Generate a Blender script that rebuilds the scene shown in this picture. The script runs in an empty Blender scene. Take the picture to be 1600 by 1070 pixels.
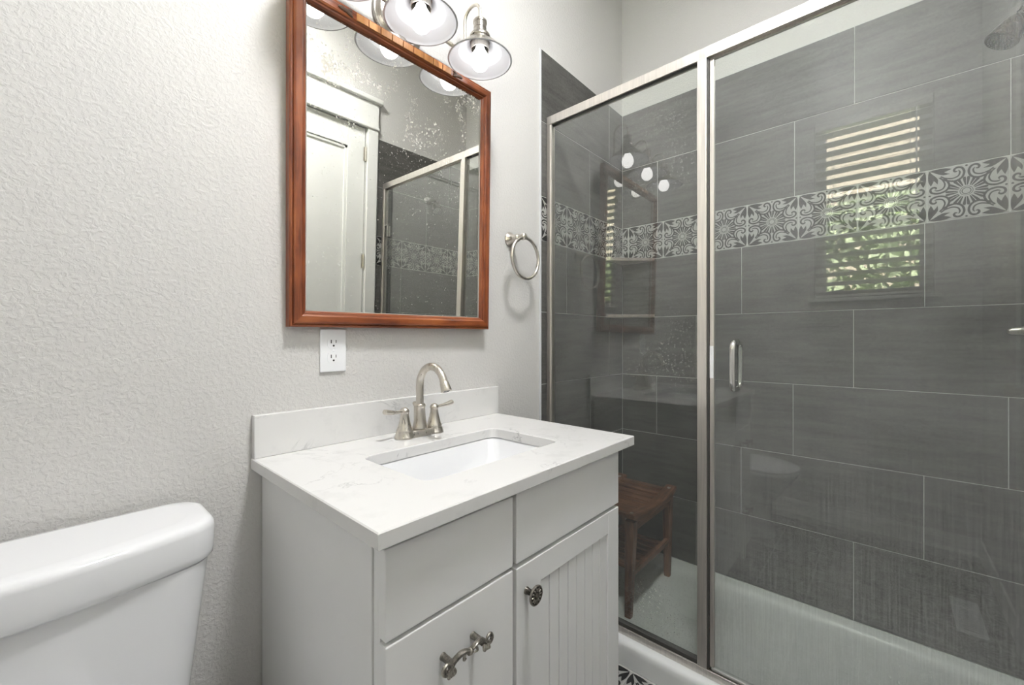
import bpy, bmesh, math, random
from mathutils import Vector, Matrix

S = bpy.context.scene
COL = S.collection
PI = math.pi
rng = random.Random(7)

# ------------------------------------------------------------------ camera, sky, sun, lights, exposure
cam_d = bpy.data.cameras.new('camera')
cam = bpy.data.objects.new('camera', cam_d)
COL.objects.link(cam)
cam.location = (0.0, -1.10, 1.19)
YAW = math.radians(42.04)                       # view direction measured from +x towards +y
cam.rotation_euler = (PI / 2, 0, YAW - PI / 2)
cam_d.sensor_fit = 'HORIZONTAL'
cam_d.sensor_width = 36.0
cam_d.lens = 652.0 / 1600.0 * 36.0
cam_d.shift_y = -6.0 / 1600.0
cam_d.clip_start = 0.02
S.camera = cam

vs = S.view_settings
vs.view_transform = 'Standard'
vs.look = 'None'
vs.gamma = 1.0
vs.exposure = 1.02
vs.use_curve_mapping = False

W = bpy.data.worlds.new('World')
S.world = W
W.use_nodes = True
wn = W.node_tree
bg = wn.nodes['Background']
sky = wn.nodes.new('ShaderNodeTexSky')
sky.sky_type = 'HOSEK_WILKIE'
sky.sun_direction = (0.55, -0.25, 0.75)
sky.turbidity = 3.0
wn.links.new(sky.outputs[0], bg.inputs[0])
bg.inputs[1].default_value = 5.0

sun_d = bpy.data.lights.new('sun', 'SUN')
sun = bpy.data.objects.new('sun', sun_d)
COL.objects.link(sun)
sun_d.energy = 46.0
sun_d.color = (1.0, 0.95, 0.86)
sun_d.angle = math.radians(0.6)
sun.rotation_euler = Vector((-0.62, 0.30, -0.72)).to_track_quat('-Z', 'Y').to_euler()
sun.location = (6, -3, 9)

BULB = 3.9             # radiance of the vanity bulbs
FILL = 76.0              # radiance of the added, unseen fill lamp at the ceiling

cy = S.cycles
cy.max_bounces = 16
cy.diffuse_bounces = 8
cy.glossy_bounces = 8
cy.transparent_max_bounces = 24
cy.transmission_bounces = 8
cy.sample_clamp_indirect = 6.0
cy.caustics_reflective = False
cy.caustics_refractive = False

# ------------------------------------------------------------------ materials
def mat(name):
    m = bpy.data.materials.new(name)
    m.use_nodes = True
    nt = m.node_tree
    return m, nt, nt.nodes['Principled BSDF']

def N(nt, typ, **kw):
    n = nt.nodes.new(typ)
    for k, v in kw.items():
        if k in n.inputs:
            n.inputs[k].default_value = v
        else:
            setattr(n, k, v)
    return n

def L(nt, a, b):
    nt.links.new(a, b)

def coords(nt, scale=(1, 1, 1)):
    tc = N(nt, 'ShaderNodeTexCoord')
    mp = N(nt, 'ShaderNodeMapping')
    mp.inputs['Scale'].default_value = scale
    L(nt, tc.outputs['Object'], mp.inputs[0])
    return mp.outputs[0]

def noise(nt, vec, scale, detail=4.0, rough=0.55, dist=0.0):
    n = N(nt, 'ShaderNodeTexNoise')
    n.inputs['Scale'].default_value = scale
    n.inputs['Detail'].default_value = detail
    n.inputs['Roughness'].default_value = rough
    n.inputs['Distortion'].default_value = dist
    L(nt, vec, n.inputs['Vector'])
    return n.outputs['Fac']

def ramp(nt, fac, stops):
    r = N(nt, 'ShaderNodeValToRGB')
    el = r.color_ramp.elements
    while len(el) < len(stops):
        el.new(0.5)
    for e, (p, c) in zip(el, stops):
        e.position = p
        e.color = (*c, 1) if len(c) == 3 else c
    L(nt, fac, r.inputs[0])
    return r.outputs[0]

def mathn(nt, op, a, b=None, clamp=False):
    n = N(nt, 'ShaderNodeMath', operation=op)
    n.use_clamp = clamp
    for i, v in enumerate((a, b)):
        if v is None:
            continue
        if isinstance(v, (int, float)):
            n.inputs[i].default_value = v
        else:
            L(nt, v, n.inputs[i])
    return n.outputs[0]

def maprange(nt, v, a, b, c=0.0, d=1.0):
    n = N(nt, 'ShaderNodeMapRange')
    for i, x in zip((1, 2, 3, 4), (a, b, c, d)):
        n.inputs[i].default_value = x
    L(nt, v, n.inputs[0])
    return n.outputs[0]

def bump(nt, bsdf, h, strength=0.3, dist=0.001):
    b = N(nt, 'ShaderNodeBump')
    b.inputs['Strength'].default_value = strength
    b.inputs['Distance'].default_value = dist
    L(nt, h, b.inputs['Height'])
    L(nt, b.outputs[0], bsdf.inputs['Normal'])

def plain(name, col, rough=0.5, metal=0.0, spec=0.5, vary=0.0, vscale=12.0):
    m, nt, b = mat(name)
    b.inputs['Roughness'].default_value = rough
    b.inputs['Metallic'].default_value = metal
    b.inputs['Specular IOR Level'].default_value = spec
    if vary:
        f = noise(nt, coords(nt), vscale)
        lo = tuple(max(0, c * (1 - vary)) for c in col)
        hi = tuple(min(1, c * (1 + vary)) for c in col)
        L(nt, ramp(nt, f, [(0.3, lo), (0.7, hi)]), b.inputs['Base Color'])
    else:
        b.inputs['Base Color'].default_value = (*col, 1)
    return m

def wall_paint(name, col, strength=0.32):
    m, nt, b = mat(name)
    b.inputs['Base Color'].default_value = (*col, 1)
    b.inputs['Roughness'].default_value = 0.55
    b.inputs['Specular IOR Level'].default_value = 0.35
    v = coords(nt)
    a = noise(nt, v, 125.0, 3.0, 0.5, 0.4)
    c = noise(nt, v, 32.0, 2.0, 0.5, 0.3)
    h = mathn(nt, 'ADD', maprange(nt, a, 0.42, 0.62), mathn(nt, 'MULTIPLY', c, 0.5))
    bump(nt, b, h, strength, 0.0022)
    return m

M = {}
M['wall'] = wall_paint('wall_paint', (0.605, 0.595, 0.580))
M['ceiling'] = wall_paint('ceiling_paint', (0.78, 0.77, 0.75), 0.2)
M['trim'] = plain('white_trim_paint', (0.80, 0.80, 0.78), 0.4)
M['door'] = plain('white_door_paint', (0.79, 0.79, 0.77), 0.42, vary=0.01)
M['cabinet'] = plain('white_cabinet_paint', (0.80, 0.80, 0.795), 0.42, vary=0.012, vscale=6)
M['gap'] = plain('cabinet_shadow_gap', (0.16, 0.15, 0.14), 0.8)
M['china'] = plain('white_vitreous_china', (0.74, 0.745, 0.76), 0.10, spec=0.6)
M['acrylic'] = plain('white_pan_acrylic', (0.78, 0.79, 0.78), 0.32, vary=0.03, vscale=9)
M['plastic'] = plain('white_plastic', (0.83, 0.84, 0.86), 0.3)
M['black'] = plain('black_slot', (0.012, 0.012, 0.012), 0.7)
M['rubber'] = plain('dark_grey_gasket', (0.07, 0.068, 0.062), 0.6)
M['seal'] = plain('milky_door_seal', (0.42, 0.42, 0.40), 0.35)
M['enamel'] = plain('white_shade_enamel', (0.63, 0.64, 0.67), 0.25)
M['grout'] = plain('light_grey_grout', (0.50, 0.50, 0.48), 0.9, vary=0.12, vscale=60)
M['slat'] = plain('white_blind_slat', (0.72, 0.71, 0.68), 0.4)
M['vinyl'] = plain('white_vinyl', (0.80, 0.80, 0.80), 0.35)
M['cord'] = plain('white_cord', (0.7, 0.7, 0.68), 0.8)
M['siding'] = plain('beige_siding', (0.62, 0.53, 0.43), 0.8, vary=0.06, vscale=2)
M['shingle'] = plain('brown_shingle', (0.16, 0.12, 0.10), 0.9, vary=0.2, vscale=14)
M['lawn'] = plain('lawn', (0.10, 0.17, 0.05), 0.9, vary=0.3, vscale=6)
M['leaf'] = plain('bright_leaf', (0.48, 0.55, 0.36), 0.5, vary=0.4, vscale=5)
M['bark'] = plain('bark', (0.13, 0.09, 0.06), 0.9, vary=0.2)
M['dark_metal'] = plain('dark_spray_plate', (0.045, 0.047, 0.05), 0.35, 0.6)

def brushed(name, col, rough=0.3, axis=2, amount=0.12):
    m, nt, b = mat(name)
    b.inputs['Metallic'].default_value = 1.0
    sc = [180.0, 180.0, 180.0]
    sc[axis] = 6.0
    f = noise(nt, coords(nt, sc), 1.0, 3.0)
    L(nt, ramp(nt, f, [(0.3, tuple(c * 0.9 for c in col)), (0.7, tuple(min(1, c * 1.07) for c in col))]), b.inputs['Base Color'])
    L(nt, maprange(nt, f, 0.3, 0.7, rough - amount * 0.4, rough + amount * 0.4), b.inputs['Roughness'])
    return m

M['nickel'] = brushed('brushed_nickel', (0.66, 0.62, 0.56), 0.31)
M['nickel_dark'] = brushed('antique_nickel', (0.40, 0.375, 0.34), 0.3)
M['head'] = brushed('aged_nickel', (0.085, 0.075, 0.065), 0.28)
M['frame'] = brushed('satin_nickel_frame', (0.74, 0.70, 0.66), 0.42)
M['chrome'] = plain('polished_steel', (0.72, 0.71, 0.69), 0.16, 1.0)

def pewter():
    m, nt, b = mat('antique_pewter')
    b.inputs['Metallic'].default_value = 0.9
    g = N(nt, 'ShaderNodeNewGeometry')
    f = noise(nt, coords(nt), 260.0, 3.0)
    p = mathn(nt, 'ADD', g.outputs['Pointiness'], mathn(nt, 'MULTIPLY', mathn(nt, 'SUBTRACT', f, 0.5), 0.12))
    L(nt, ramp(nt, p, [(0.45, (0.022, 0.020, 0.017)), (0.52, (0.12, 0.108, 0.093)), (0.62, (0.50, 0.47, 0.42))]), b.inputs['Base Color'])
    b.inputs['Roughness'].default_value = 0.34
    return m
M['pewter'] = pewter()

def quartz():
    m, nt, b = mat('white_quartz')
    v = coords(nt)
    w = noise(nt, v, 3.2, 6.0, 0.62, 1.6)
    vein = mathn(nt, 'ABSOLUTE', mathn(nt, 'SUBTRACT', w, 0.5))
    vm = maprange(nt, vein, 0.0, 0.016, 1.0, 0.0)
    patch = maprange(nt, noise(nt, v, 7.0, 3.0), 0.50, 0.68)
    fine = maprange(nt, noise(nt, v, 40.0, 4.0, 0.7), 0.40, 0.65, 0.2, 1.0)
    f = mathn(nt, 'MULTIPLY', mathn(nt, 'MULTIPLY', vm, patch), fine, True)
    cl = mathn(nt, 'MULTIPLY', maprange(nt, noise(nt, v, 11.0, 5.0, 0.65), 0.55, 0.8), 0.22)
    f2 = mathn(nt, 'ADD', mathn(nt, 'MULTIPLY', f, 0.75), cl, True)
    L(nt, ramp(nt, f2, [(0.0, (0.70, 0.695, 0.685)), (1.0, (0.30, 0.30, 0.31))]), b.inputs['Base Color'])
    b.inputs['Roughness'].default_value = 0.22
    return m
M['quartz'] = quartz()

def wood(name, dark, mid, light, axis=0, rough=0.35, scale=1.0, dark_edge=True):
    m, nt, b = mat(name)
    sc = [60.0 * scale] * 3
    sc[axis] = 5.0 * scale
    v = coords(nt, sc)
    f = noise(nt, v, 1.0, 6.0, 0.65, 0.4)
    blot = noise(nt, coords(nt), 14.0 * scale, 3.0)
    f2 = mathn(nt, 'ADD', mathn(nt, 'MULTIPLY', f, 0.7), mathn(nt, 'MULTIPLY', blot, 0.3))
    L(nt, ramp(nt, f2, [(0.34, dark), (0.5, mid), (0.68, light)]), b.inputs['Base Color'])
    b.inputs['Roughness'].default_value = rough
    bump(nt, b, f, 0.25, 0.0006)
    return m
fr = ((0.075, 0.016, 0.006), (0.215, 0.055, 0.017), (0.36, 0.115, 0.036))
M['frame_wood_x'] = wood('mahogany_along_x', *fr, 0, 0.34)
M['frame_wood_z'] = wood('mahogany_along_z', *fr, 2, 0.34)
M['inlay'] = wood('golden_inlay_wood', (0.30, 0.115, 0.032), (0.42, 0.18, 0.055), (0.52, 0.25, 0.09), 2, 0.45, 1.3)
M['carving'] = plain('dark_carved_wood', (0.085, 0.045, 0.028), 0.5, vary=0.3, vscale=90)
tk = ((0.045, 0.016, 0.008), (0.165, 0.066, 0.033), (0.33, 0.170, 0.100))
M['teak_x'] = wood('dark_teak_along_x', *tk, 0, 0.42)
M['teak_y'] = wood('dark_teak_along_y', *tk, 1, 0.42)
M['teak_z'] = wood('dark_teak_along_z', *tk, 2, 0.42)

def tile_mat(name, dark, light, rough, streak):
    m, nt, b = mat(name)
    st = noise(nt, coords(nt, streak), 1.0, 5.0, 0.6, 0.3)
    cl = noise(nt, coords(nt), 5.0, 4.0)
    sp = noise(nt, coords(nt), 130.0, 4.0, 0.7)
    at = N(nt, 'ShaderNodeAttribute', attribute_name='rnd')
    f = mathn(nt, 'ADD', mathn(nt, 'MULTIPLY', st, 0.46), mathn(nt, 'MULTIPLY', cl, 0.25))
    f = mathn(nt, 'ADD', f, mathn(nt, 'MULTIPLY', sp, 0.36))
    f = mathn(nt, 'ADD', f, mathn(nt, 'MULTIPLY', at.outputs['Fac'], 0.10))
    L(nt, ramp(nt, f, [(0.42, dark), (0.76, light)]), b.inputs['Base Color'])
    b.inputs['Roughness'].default_value = rough
    b.inputs['Specular IOR Level'].default_value = 0.36
    bump(nt, b, sp, 0.10, 0.0006)
    return m
M['tile'] = tile_mat('charcoal_stone_tile', (0.043, 0.042, 0.039), (0.138, 0.134, 0.127), 0.46, (4, 4, 42))
M['tile_edge'] = plain('tile_edge_trim', (0.62, 0.63, 0.65), 0.4)
M['band_light'] = plain('patterned_tile_grey', (0.37, 0.365, 0.35), 0.30, vary=0.08, vscale=25)
M['band_dark'] = plain('patterned_tile_charcoal', (0.022, 0.022, 0.022), 0.55, 0.0, 0.25, vary=0.2, vscale=60)
M['shelf'] = plain('shelf_stone', (0.24, 0.20, 0.185), 0.4, vary=0.25, vscale=50)

def glass_mat(name, tint, spots, haze, streaks, refl=1.9):
    """clear pane: straight-through transmission, Fresnel reflection, and dried water marks as a thin scattering film"""
    m, nt, b = mat(name)
    nt.nodes.remove(b)
    out = nt.nodes['Material Output']
    tr = N(nt, 'ShaderNodeBsdfTransparent')
    tr.inputs[0].default_value = (*tint, 1)
    gl = N(nt, 'ShaderNodeBsdfGlossy')
    gl.inputs['Roughness'].default_value = 0.0
    gl.inputs['Color'].default_value = (1, 1, 1, 1)
    geo = N(nt, 'ShaderNodeNewGeometry')
    fr_ = N(nt, 'ShaderNodeFresnel')
    fr_.inputs['IOR'].default_value = 1.52
    front = mathn(nt, 'SUBTRACT', 1.0, geo.outputs['Backfacing'])
    fac = mathn(nt, 'MULTIPLY', mathn(nt, 'MULTIPLY', fr_.outputs[0], refl), front, True)
    mx = N(nt, 'ShaderNodeMixShader')
    L(nt, fac, mx.inputs[0]); L(nt, tr.outputs[0], mx.inputs[1]); L(nt, gl.outputs[0], mx.inputs[2])
    df = N(nt, 'ShaderNodeBsdfDiffuse')
    df.inputs[0].default_value = (0.80, 0.81, 0.80, 1)
    v = coords(nt)
    sep = N(nt, 'ShaderNodeSeparateXYZ')
    L(nt, v, sep.inputs[0])
    # vertical run marks, thicker low on the pane
    run = noise(nt, coords(nt, (300, 300, 7)), 1.0, 4.0, 0.6)
    cloud = noise(nt, v, 4.5, 4.0)
    low = maprange(nt, sep.outputs[2], 1.15, 0.25)
    film = mathn(nt, 'MULTIPLY', mathn(nt, 'MULTIPLY', maprange(nt, run, 0.22, 0.82), low), streaks)
    film = mathn(nt, 'ADD', film, mathn(nt, 'MULTIPLY', cloud, haze))
    # beads of hard water
    vo = N(nt, 'ShaderNodeTexVoronoi')
    vo.inputs['Scale'].default_value = 150.0
    vo.inputs['Randomness'].default_value = 1.0
    L(nt, v, vo.inputs['Vector'])
    sepc = N(nt, 'ShaderNodeSeparateColor')
    L(nt, vo.outputs['Color'], sepc.inputs[0])
    size = maprange(nt, sepc.outputs[0], 0.35, 1.0, 0.0, 0.34)
    dot = mathn(nt, 'LESS_THAN', vo.outputs['Distance'], size)
    where = maprange(nt, noise(nt, v, 3.4, 2.0), 0.42, 0.62)
    film = mathn(nt, 'ADD', film, mathn(nt, 'MULTIPLY', mathn(nt, 'MULTIPLY', dot, where), spots), True)
    film = mathn(nt, 'MULTIPLY', film, front)
    m2 = N(nt, 'ShaderNodeMixShader')
    L(nt, film, m2.inputs[0]); L(nt, mx.outputs[0], m2.inputs[1]); L(nt, df.outputs[0], m2.inputs[2])
    L(nt, m2.outputs[0], out.inputs[0])
    return m
M['glass_fixed'] = glass_mat('shower_glass_fixed', (0.925, 0.945, 0.925), 0.20, 0.09, 0.06)
M['glass_door'] = glass_mat('shower_glass_door', (0.925, 0.945, 0.93), 0.05, 0.13, 0.24)
M['window_glass'] = glass_mat('window_glass', (0.95, 0.97, 0.96), 0.0, 0.01, 0.0)
M['holder_glass'] = glass_mat('clear_socket_glass', (0.86, 0.88, 0.92), 0.0, 0.04, 0.0, 3.0)

def mirror_mat():
    m, nt, b = mat('old_silvered_mirror')
    b.inputs['Metallic'].default_value = 1.0
    b.inputs['Base Color'].default_value = (0.70, 0.70, 0.662, 1)
    b.inputs['Roughness'].default_value = 0.004
    out = nt.nodes['Material Output']
    v = coords(nt)
    flake = noise(nt, coords(nt, (210, 210, 170)), 1.0, 3.0, 0.75)
    area = noise(nt, v, 6.5, 3.0, 0.6, 0.8)
    sep = N(nt, 'ShaderNodeSeparateXYZ'); L(nt, v, sep.inputs[0])
    hi = maprange(nt, sep.outputs[2], 0.42, 0.70)
    thr = mathn(nt, 'MULTIPLY', maprange(nt, area, 0.46, 0.70), hi)
    k = mathn(nt, 'GREATER_THAN', mathn(nt, 'ADD', flake, mathn(nt, 'MULTIPLY', thr, 0.24)), 0.675)
    df = N(nt, 'ShaderNodeBsdfDiffuse'); df.inputs[0].default_value = (0.82, 0.80, 0.74, 1)
    mx = N(nt, 'ShaderNodeMixShader')
    L(nt, mathn(nt, 'MULTIPLY', k, 0.75), mx.inputs[0]); L(nt, b.outputs[0], mx.inputs[1]); L(nt, df.outputs[0], mx.inputs[2])
    L(nt, mx.outputs[0], out.inputs[0])
    return m
M['mirror'] = mirror_mat()

def emitter(name, col, strength):
    m, nt, b = mat(name)
    b.inputs['Base Color'].default_value = (0.9, 0.9, 0.9, 1)
    b.inputs['Emission Color'].default_value = (*col, 1)
    b.inputs['Emission Strength'].default_value = strength
    return m
M['bulb'] = emitter('glowing_bulb', (1.0, 0.985, 0.96), BULB)
M['fill_diffuser'] = emitter('glowing_fill_diffuser', (1.0, 1.0, 1.0), FILL)  # glow of the unseen lamp added for fill

# ------------------------------------------------------------------ mesh helpers
def B():
    return bmesh.new()

def quadstrip(bm, loops, closed_u=True, mi=0, smooth=True, cap=(True, True)):
    """loops: list of vertex-coordinate rings; joins consecutive rings"""
    rings = [[bm.verts.new(p) for p in r] for r in loops]
    n = len(rings[0])
    fs = []
    for a, b in zip(rings[:-1], rings[1:]):
        for i in range(n if closed_u else n - 1):
            j = (i + 1) % n
            f = bm.faces.new((a[i], a[j], b[j], b[i]))
            f.smooth = smooth; f.material_index = mi
            fs.append(f)
    if closed_u:
        if cap[0]:
            f = bm.faces.new(rings[0][::-1]); f.material_index = mi; fs.append(f)
        if cap[1]:
            f = bm.faces.new(rings[-1]); f.material_index = mi; fs.append(f)
    return fs

def box(bm, x0, x1, y0, y1, z0, z1, bev=0.0, mi=0, seg=2):
    x0, x1 = sorted((x0, x1)); y0, y1 = sorted((y0, y1)); z0, z1 = sorted((z0, z1))
    t = bmesh.new()
    bmesh.ops.create_cube(t, size=1.0)
    for v in t.verts:
        v.co = Vector(((x0 + x1) / 2 + v.co.x * (x1 - x0), (y0 + y1) / 2 + v.co.y * (y1 - y0), (z0 + z1) / 2 + v.co.z * (z1 - z0)))
    if bev:
        bmesh.ops.bevel(t, geom=t.edges[:], offset=bev, segments=seg, profile=0.5, affect='EDGES')
    for f in t.faces:
        f.material_index = mi
    merge(bm, t)

def merge(bm, t, mx=None):
    if mx is not None:
        t.transform(mx)
    me = bpy.data.meshes.new('tmp')
    t.to_mesh(me); t.free()
    bm.from_mesh(me)
    bpy.data.meshes.remove(me)

def lathe(bm, prof, c=(0, 0, 0), axis='z', n=32, mi=0, ang=2 * PI):
    """prof: list of (radius, height) along axis"""
    c = Vector(c)
    loops = []
    for r, h in prof:
        ring = []
        for i in range(n):
            a = ang * i / n
            u, w = r * math.cos(a), r * math.sin(a)
            p = {'z': (u, w, h), 'x': (h, u, w), 'y': (w, h, u), '-y': (u, -h, w)}[axis]
            ring.append(c + Vector(p))
        loops.append(ring)
    quadstrip(bm, loops, True, mi)

def tube(bm, pts, rad, n=12, mi=0, cap=True, flat=None):
    """sweep a circle (or an ellipse: flat=(a,b)) along pts"""
    pts = [Vector(p) for p in pts]
    rads = rad if isinstance(rad, (list, tuple)) else [rad] * len(pts)
    T = []
    for i in range(len(pts)):
        a = pts[max(0, i - 1)]; b = pts[min(len(pts) - 1, i + 1)]
        T.append((b - a).normalized())
    up = Vector((0, 0, 1)) if abs(T[0].z) < 0.9 else Vector((0, 1, 0))
    nrm = (up - T[0] * up.dot(T[0])).normalized()
    loops = []
    for p, t, r in zip(pts, T, rads):
        nrm = (nrm - t * nrm.dot(t)).normalized()
        bi = t.cross(nrm)
        fa, fb = flat if flat else (1, 1)
        loops.append([p + (nrm * math.cos(2 * PI * k / n) * fa + bi * math.sin(2 * PI * k / n) * fb) * r for k in range(n)])
    quadstrip(bm, loops, True, mi, True, (cap, cap))

def ring_torus(bm, c, R, r, axis='y', n=48, m=12, mi=0, tilt=None):
    c = Vector(c)
    rings = []
    for i in range(n):
        a = 2 * PI * i / n
        d = {'y': Vector((math.cos(a), 0, math.sin(a))), 'z': Vector((math.cos(a), math.sin(a), 0)), 'x': Vector((0, math.cos(a), math.sin(a)))}[axis]
        ax = {'y': Vector((0, 1, 0)), 'z': Vector((0, 0, 1)), 'x': Vector((1, 0, 0))}[axis]
        rings.append([c + d * (R + r * math.cos(2 * PI * k / m)) + ax * r * math.sin(2 * PI * k / m) for k in range(m)])
    rings.append(rings[0])
    quadstrip(bm, rings, True, mi, True, (False, False))
    bmesh.ops.remove_doubles(bm, verts=bm.verts[:], dist=1e-6)

def prism(bm, poly, axis, a, b, mi=0, smooth=False, bev=0.0):
    """poly in the plane normal to axis, extruded from a to b"""
    t = bmesh.new()
    def P(u, w, h):
        return {'z': (u, w, h), 'y': (u, h, w), 'x': (h, u, w)}[axis]
    lo = [t.verts.new(P(u, w, a)) for u, w in poly]
    hi = [t.verts.new(P(u, w, b)) for u, w in poly]
    n = len(poly)
    t.faces.new(lo[::-1]); t.faces.new(hi)
    for i in range(n):
        f = t.faces.new((lo[i], lo[(i + 1) % n], hi[(i + 1) % n], hi[i]))
        f.smooth = smooth
    bmesh.ops.recalc_face_normals(t, faces=t.faces[:])
    if bev:
        es = [e for e in t.edges if e.is_manifold and e.calc_face_angle(0) > 0.9]
        bmesh.ops.bevel(t, geom=es, offset=bev, segments=2, profile=0.5, affect='EDGES')
    for f in t.faces:
        f.material_index = mi
    merge(bm, t)

def world_loc(o):
    v = Vector((0, 0, 0))
    while o is not None:
        v += o.location
        o = o.parent
    return v

def obj(name, bm, mats, parent=None, recalc=True, sharp=35.0, local=False):
    """links bm as one mesh object; the coordinates are world ones unless local"""
    if recalc:
        bmesh.ops.recalc_face_normals(bm, faces=bm.faces[:])
    for e in bm.edges:
        if e.is_manifold and e.calc_face_angle(0) > math.radians(sharp):
            e.smooth = False
    base = Vector((0, 0, 0))
    if parent is not None:
        if not local:
            base = world_loc(parent)
    else:
        xs = [v.co for v in bm.verts]
        base = Vector(((min(v.x for v in xs) + max(v.x for v in xs)) / 2, (min(v.y for v in xs) + max(v.y for v in xs)) / 2, min(v.z for v in xs)))
    if base.length:
        bmesh.ops.translate(bm, verts=bm.verts[:], vec=-base)
    me = bpy.data.meshes.new(name)
    bm.to_mesh(me); bm.free()
    for mm in (mats if isinstance(mats, (list, tuple)) else [mats]):
        me.materials.append(mm)
    o = bpy.data.objects.new(name, me)
    COL.objects.link(o)
    if parent is not None:
        o.parent = parent
    else:
        o.location = base
    return o

def tag(o, label, cat, group=None):
    o['label'] = label; o['category'] = cat
    if group:
        o['group'] = group
    return o

def thing(name, label, cat, loc, group=None):
    o = bpy.data.objects.new(name, None)
    COL.objects.link(o)
    o.location = loc
    o.empty_display_size = 0.05
    return tag(o, label, cat, group)

def struct(name, bm, mats, label=None, **kw):
    o = obj(name, bm, mats, **kw)
    o['kind'] = 'structure'
    if label:
        o['label'] = label
    return o

def bez(p0, p1, p2, p3, n=10):
    out = []
    for i in range(n + 1):
        t = i / n
        out.append(Vector(p0) * (1 - t) ** 3 + Vector(p1) * 3 * t * (1 - t) ** 2 + Vector(p2) * 3 * t * t * (1 - t) + Vector(p3) * t ** 3)
    return out

def smooth_path(pts, n=5):
    """Catmull-Rom through pts"""
    P = [Vector(p) for p in pts]
    P = [P[0] * 2 - P[1]] + P + [P[-1] * 2 - P[-2]]
    out = []
    for i in range(1, len(P) - 2):
        for k in range(n):
            t = k / n
            a, b, c, d = P[i - 1:i + 3]
            out.append(0.5 * ((2 * b) + (c - a) * t + (2 * a - 5 * b + 4 * c - d) * t * t + (3 * b - a - 3 * c + d) * t ** 3))
    out.append(P[-2])
    return out

# ------------------------------------------------------------------ dimensions (metres; x along the vanity wall, y into it, z up)
XL, XT, XB = -0.50, 1.399, 2.127          # window wall, start of the shower tile, shower back wall
YR = -1.48                                # wall with the door and the shower head
ZC = 3.10                                 # ceiling
TT = 2.4215                               # top of the tile
TB = 0.077                                # bottom of the tile

# ------------------------------------------------------------------ room shell
bm = B(); box(bm, XL - 0.1, XB + 0.12, 0.0, 0.1, 0, ZC)
struct('wall_vanity', bm, M['wall'])
bm = B(); box(bm, XB + 0.006, XB + 0.12, YR - 0.1, 0.0, 0, ZC)
struct('wall_back', bm, M['wall'])
bm = B()
DX0, DX1, DZ = 0.50, 1.315, 2.465         # door opening
box(bm, XL - 0.1, DX0, YR - 0.1, YR, 0, ZC)
box(bm, DX1, XB + 0.006, YR - 0.1, YR, 0, ZC)
box(bm, DX0, DX1, YR - 0.1, YR, DZ, ZC)
struct('wall_door', bm, M['wall'])
WY0, WY1, WZ0, WZ1 = -1.297, -0.735, 1.45, 2.60
bm = B()
box(bm, XL - 0.1, XL, YR, WY0, 0, ZC)
box(bm, XL - 0.1, XL, WY1, 0.0, 0, ZC)
box(bm, XL - 0.1, XL, WY0, WY1, 0, WZ0)
box(bm, XL - 0.1, XL, WY0, WY1, WZ1, ZC)
struct('wall_window', bm, M['wall'])
bm = B(); box(bm, XL - 0.1, XB + 0.12, YR - 0.1, 0.1, ZC, ZC + 0.1)
struct('ceiling', bm, M['ceiling'])

# ------------------------------------------------------------------ patterned cement tile motif
def ribbon(path, w0, w1):
    """flat ribbon outline quads along a 2-D path"""
    P = smooth_path([(*p, 0) for p in path], 5)
    q = []
    for i, p in enumerate(P):
        a = P[max(0, i - 1)]; b = P[min(len(P) - 1, i + 1)]
        t = (b - a).normalized(); n = Vector((-t.y, t.x, 0))
        k = i / (len(P) - 1)
        w = (w0 + (w1 - w0) * k) * min(1.0, 0.35 + 4 * min(k, 1 - k))
        q.append(((p + n * w).to_2d(), (p - n * w).to_2d()))
    return [(a[0], a[1], b[1], b[0]) for a, b in zip(q[:-1], q[1:])]

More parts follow.
